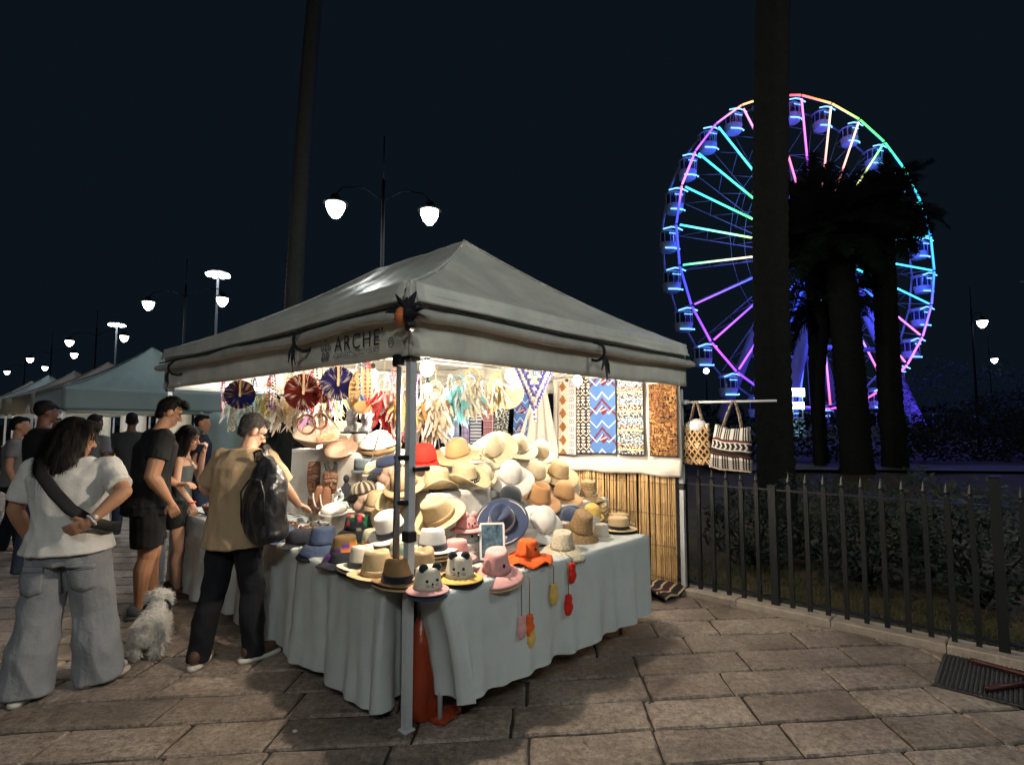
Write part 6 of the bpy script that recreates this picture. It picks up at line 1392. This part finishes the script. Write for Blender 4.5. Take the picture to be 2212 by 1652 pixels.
for k in range(20):
    b = MB(); b.box((-10.5 + k * 1.2, -6.05, 1.7), (.07, .07, 1.0)); b.obj('railing_post', steel, plat, smooth=False)
b = MB(); b.box((1, -6.05, 2.2), (24, .08, .08)); b.obj('railing', steel, plat, smooth=False)
for i, x in enumerate((-8, -3, 3, 8)): lamp('flood_and_fill_light', (x, -5.0, 1.9), 170, (.16, .07, 1), .3, plat)
lamp('flood_and_fill_light', (0, -6, 8), 1100, (.07, .10, 1), .6, plat); lamp('flood_and_fill_light', (0, -6, 17), 5500, (.08, .10, 1), .8, plat); lamp('flood_and_fill_light', (-9, -5, 20), 1500, (.07, .12, 1), .8, plat); lamp('flood_and_fill_light', (9, -5, 18), 1500, (.07, .12, 1), .8, plat)  # added blue fill lamps without fixtures, brightening the wheel steel and cabins
kio = thing('ticket_kiosk', 'small white-lit ticket kiosk beside the wheel', 'kiosk', (20.3, 40.5, .35), .2); b = MB(); b.box((0, 0, 1.0), (1.3, 1.2, 1.5), bev=.05); b.obj('booth', whitepaint, kio, smooth=False); b = MB(); b.box((0, 0, 3.6), (1.5, 1.3, .15)); b.obj('roof', whitepaint, kio, smooth=False)
for x in (-.6, .6):
    for y in (-.5, .5): b = MB(); b.tube([(x, y, 1.7), (x, y, 3.5)], .05, 6); b.obj('corner_post', whitepaint, kio)
kg = M('kiosk_glow', (.5, .85, 1), .5, 0, emis=5, ecol=(.55, .9, 1)); b = MB(); b.box((0, -.62, 2.6), (1.25, .06, .5)); b.obj('sign_light', kg, kio, smooth=False); b = MB(); b.box((0, -.68, 3.55), (1.3, .06, .6)); b.obj('roof_sign', kg, kio, smooth=False)
b = MB()
for k in range(5): b.box((0, -.64, .45 + k * .25), (1.28, .04, .04))
b.obj('front_slats', M('kiosk_dim', (.4, .7, .9), .5, 0, emis=.8, ecol=(.3, .65, .9)), kio, smooth=False)

# ------------------------------------------------------------------ palms and garden plants
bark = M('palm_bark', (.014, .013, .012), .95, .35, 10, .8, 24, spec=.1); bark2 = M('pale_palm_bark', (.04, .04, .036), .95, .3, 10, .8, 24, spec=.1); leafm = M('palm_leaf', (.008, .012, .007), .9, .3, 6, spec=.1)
def frond_mesh(L, pairs, seed):
    random.seed(seed); b = MB(); pts = []
    for i in range(15):
        t = i / 14; pts.append(Vector((0, L * t * (1 - .12 * t), .28 * L * t - .5 * L * t * t)))
    b.tube(pts, [.03 * (1 - .8 * i / 14) for i in range(15)], 4)
    for i in range(pairs):
        t = .1 + .9 * i / pairs; q = t * 14; k = min(13, int(q)); p = pts[k].lerp(pts[k + 1], q - k); d = (pts[k + 1] - pts[k]).normalized(); ln = L * .24 * math.sin(PI * min(1, .2 + .75 * t)) + .05
        for s in (-1, 1):
            side = (Vector((s, 0, 0)) * .85 + d * .65 + Vector((0, 0, random.uniform(-.35, .3)))).normalized(); w = d * .022
            b.add([p - w, p + w, p + side * ln * .6 + w * .8 + Vector((0, 0, -.01)), p + side * ln * .6 - w * .8, p + side * ln + Vector((0, 0, -.06))], [(0, 1, 2, 3), (3, 2, 4)])
    me = b.mesh('frond'); me.materials.append(leafm); return me
FM = [frond_mesh(2.1, 46, 1), frond_mesh(2.3, 50, 2), frond_mesh(1.8, 42, 3)]
random.seed(5)
def palm(label, x, y, z0, z1, r0, r1, nf, scale=1.0, leanx=0, bmat=None, lab_group='palms in the garden'):
    r = thing('palm_tree', label, 'palm', (x, y, z0), 0, lab_group); b = MB(); n = int((z1 - z0) / .09); path = []; rr = []
    for i in range(n + 1):
        t = i / n; path.append((leanx * t * t, .05 * math.sin(t * 5), (z1 - z0) * t)); rr.append((r0 + (r1 - r0) * t) * (1.0 if i % 2 else 1.07) + (.12 * r0 * (1 - t * 12) if t < .08 else 0))
    b.tube(path, rr, 14); b.v = [(px + .02 * noise.noise((px * 6, py * 6, pz * 8)), py + .02 * noise.noise((py * 6, px * 6, pz * 8)), pz) for px, py, pz in b.v]; b.obj('trunk', bmat or bark, r)
    top = Vector(path[-1])
    for k in range(nf):
        el = random.uniform(-.75, 1.25); m = Matrix.Translation(top + Vector((0, 0, random.uniform(-.25, .1)))) @ Matrix.Rotation(k * 2.39996 + random.uniform(-.3, .3), 4, 'Z') @ Matrix.Rotation(el, 4, 'X') @ Matrix.Rotation(random.uniform(-.5, .5), 4, 'Y') @ Matrix.Scale(scale * random.uniform(.8, 1.1), 4)
        link('frond', random.choice(FM), r, m)
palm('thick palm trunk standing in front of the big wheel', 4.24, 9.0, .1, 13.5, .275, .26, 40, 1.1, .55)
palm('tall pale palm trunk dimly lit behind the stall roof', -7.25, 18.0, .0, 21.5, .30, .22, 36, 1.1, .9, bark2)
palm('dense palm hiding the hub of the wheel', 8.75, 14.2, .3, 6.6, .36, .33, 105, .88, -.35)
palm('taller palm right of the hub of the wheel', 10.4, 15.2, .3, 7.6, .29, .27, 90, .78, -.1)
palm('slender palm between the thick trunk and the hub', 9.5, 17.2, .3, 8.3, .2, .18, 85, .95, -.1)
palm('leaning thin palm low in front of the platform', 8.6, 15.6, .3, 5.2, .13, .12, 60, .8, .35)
# leafy shrubs and hedges
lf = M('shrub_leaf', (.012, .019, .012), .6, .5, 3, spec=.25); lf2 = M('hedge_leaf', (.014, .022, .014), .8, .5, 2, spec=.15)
def leaves(mb, c, rx, ry, rz, n, size, seed=0):
    rnd = np.random.RandomState(seed); d = rnd.normal(size=(n, 3)); d /= np.linalg.norm(d, axis=1)[:, None]; rr = (.55 + .45 * rnd.rand(n) ** .5)
    for i in range(n):
        k = rr[i] * (1 + .3 * noise.noise((d[i][0] * 2.5 + seed, d[i][1] * 2.5, d[i][2] * 2.5))); p = Vector((c[0] + d[i][0] * rx * k, c[1] + d[i][1] * ry * k, c[2] + d[i][2] * rz * k))
        if p.z < .02: continue
        a = Vector(rnd.normal(size=3)).normalized(); b = a.orthogonal().normalized(); s = size * (.6 + .8 * rnd.rand())
        mb.add([p - a * s, p + b * s * .45, p + a * s, p - b * s * .45], [(0, 1, 2, 3)])
def shrub(label, p, rx, ry, rz, n, size, seed, mat=lf, name='shrub', group='shrubs behind the fence'):
    r = thing(name, label, 'shrub', (p[0], p[1], p[2]), 0, group); b = MB()
    for k in range(7): a = k * .9; b.tube([(0, 0, 0), (rx * .3 * math.cos(a), ry * .3 * math.sin(a), rz * .6), (rx * .7 * math.cos(a), ry * .7 * math.sin(a), rz * 1.2)], [.018, .012, .005], 5)
    b.obj('stems', bark, r); b = MB(); leaves(b, (0, 0, rz), rx, ry, rz, n, size, seed); o = b.obj('foliage', mat, r, smooth=False); o['kind'] = 'stuff'
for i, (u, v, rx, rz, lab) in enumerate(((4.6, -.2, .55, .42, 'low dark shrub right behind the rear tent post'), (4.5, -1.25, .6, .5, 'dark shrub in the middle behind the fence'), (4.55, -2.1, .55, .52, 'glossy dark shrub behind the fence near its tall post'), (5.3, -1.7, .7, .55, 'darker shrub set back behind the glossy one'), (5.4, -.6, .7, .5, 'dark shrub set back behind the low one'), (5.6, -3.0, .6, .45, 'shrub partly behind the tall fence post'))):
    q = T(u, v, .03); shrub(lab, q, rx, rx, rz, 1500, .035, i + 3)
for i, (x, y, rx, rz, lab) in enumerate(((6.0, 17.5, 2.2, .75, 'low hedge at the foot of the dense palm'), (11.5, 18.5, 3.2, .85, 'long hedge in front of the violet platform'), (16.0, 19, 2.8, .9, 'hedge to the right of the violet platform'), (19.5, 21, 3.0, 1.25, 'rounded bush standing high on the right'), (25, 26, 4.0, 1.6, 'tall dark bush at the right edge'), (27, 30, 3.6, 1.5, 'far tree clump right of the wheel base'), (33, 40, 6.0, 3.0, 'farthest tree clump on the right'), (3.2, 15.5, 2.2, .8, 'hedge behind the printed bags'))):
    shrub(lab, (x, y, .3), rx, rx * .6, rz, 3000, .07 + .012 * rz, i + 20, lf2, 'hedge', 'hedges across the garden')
tl = MB()
for k in range(46):
    x = -60 + k * 5.2 + random.uniform(-1, 1); y = 95 + random.uniform(-6, 8); leaves(tl, (x, y, 1.5), 4, 2.5, random.uniform(2.0, 4.2), 260, .5, 100 + k)
tag(tl.obj('treeline', lf2, smooth=False), 'dark distant line of trees along the horizon', 'treeline', kind='stuff')
# branch reaching in at the right edge
br = thing('garden_tree', 'tree whose lit leafy branch reaches in at the right edge', 'tree', (8.1, 7.4, .1)); b = MB(); b.tube([(0, 0, 0), (.05, 0, 1.4), (-.05, .05, 2.4), (-.25, .1, 3.2)], [.12, .1, .08, .04], 8); b.tube([(-.05, .05, 2.2), (-.35, .05, 2.55), (-.7, .0, 2.75)], [.05, .03, .01], 6); b.obj('trunk', bark, br)
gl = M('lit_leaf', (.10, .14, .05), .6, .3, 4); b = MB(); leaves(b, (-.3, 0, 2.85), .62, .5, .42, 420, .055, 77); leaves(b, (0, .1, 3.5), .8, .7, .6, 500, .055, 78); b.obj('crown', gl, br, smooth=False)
# dry grass along the fence
gm_ = MB()
for k in range(9000):
    u = 3.46 + abs(random.gauss(0, .55)); v = random.uniform(-3.4, 1.5); p = T(u, v, .02 + .06 * noise.noise((u * .7, v * .7, 0))); h = random.uniform(.03, .09); d = Vector((random.gauss(0, .03), random.gauss(0, .03), h)); s = Vector((random.uniform(-1, 1), random.uniform(-1, 1), 0)).normalized() * .004
    gm_.add([p - s, p + s, p + d], [(0, 1, 2)])
tag(gm_.obj('grass', M('dry_grass', (.11, .085, .035), .9, .5, 4, second=(.05, .06, .025)), smooth=False), 'short dry grass at the foot of the fence', 'grass', kind='stuff')
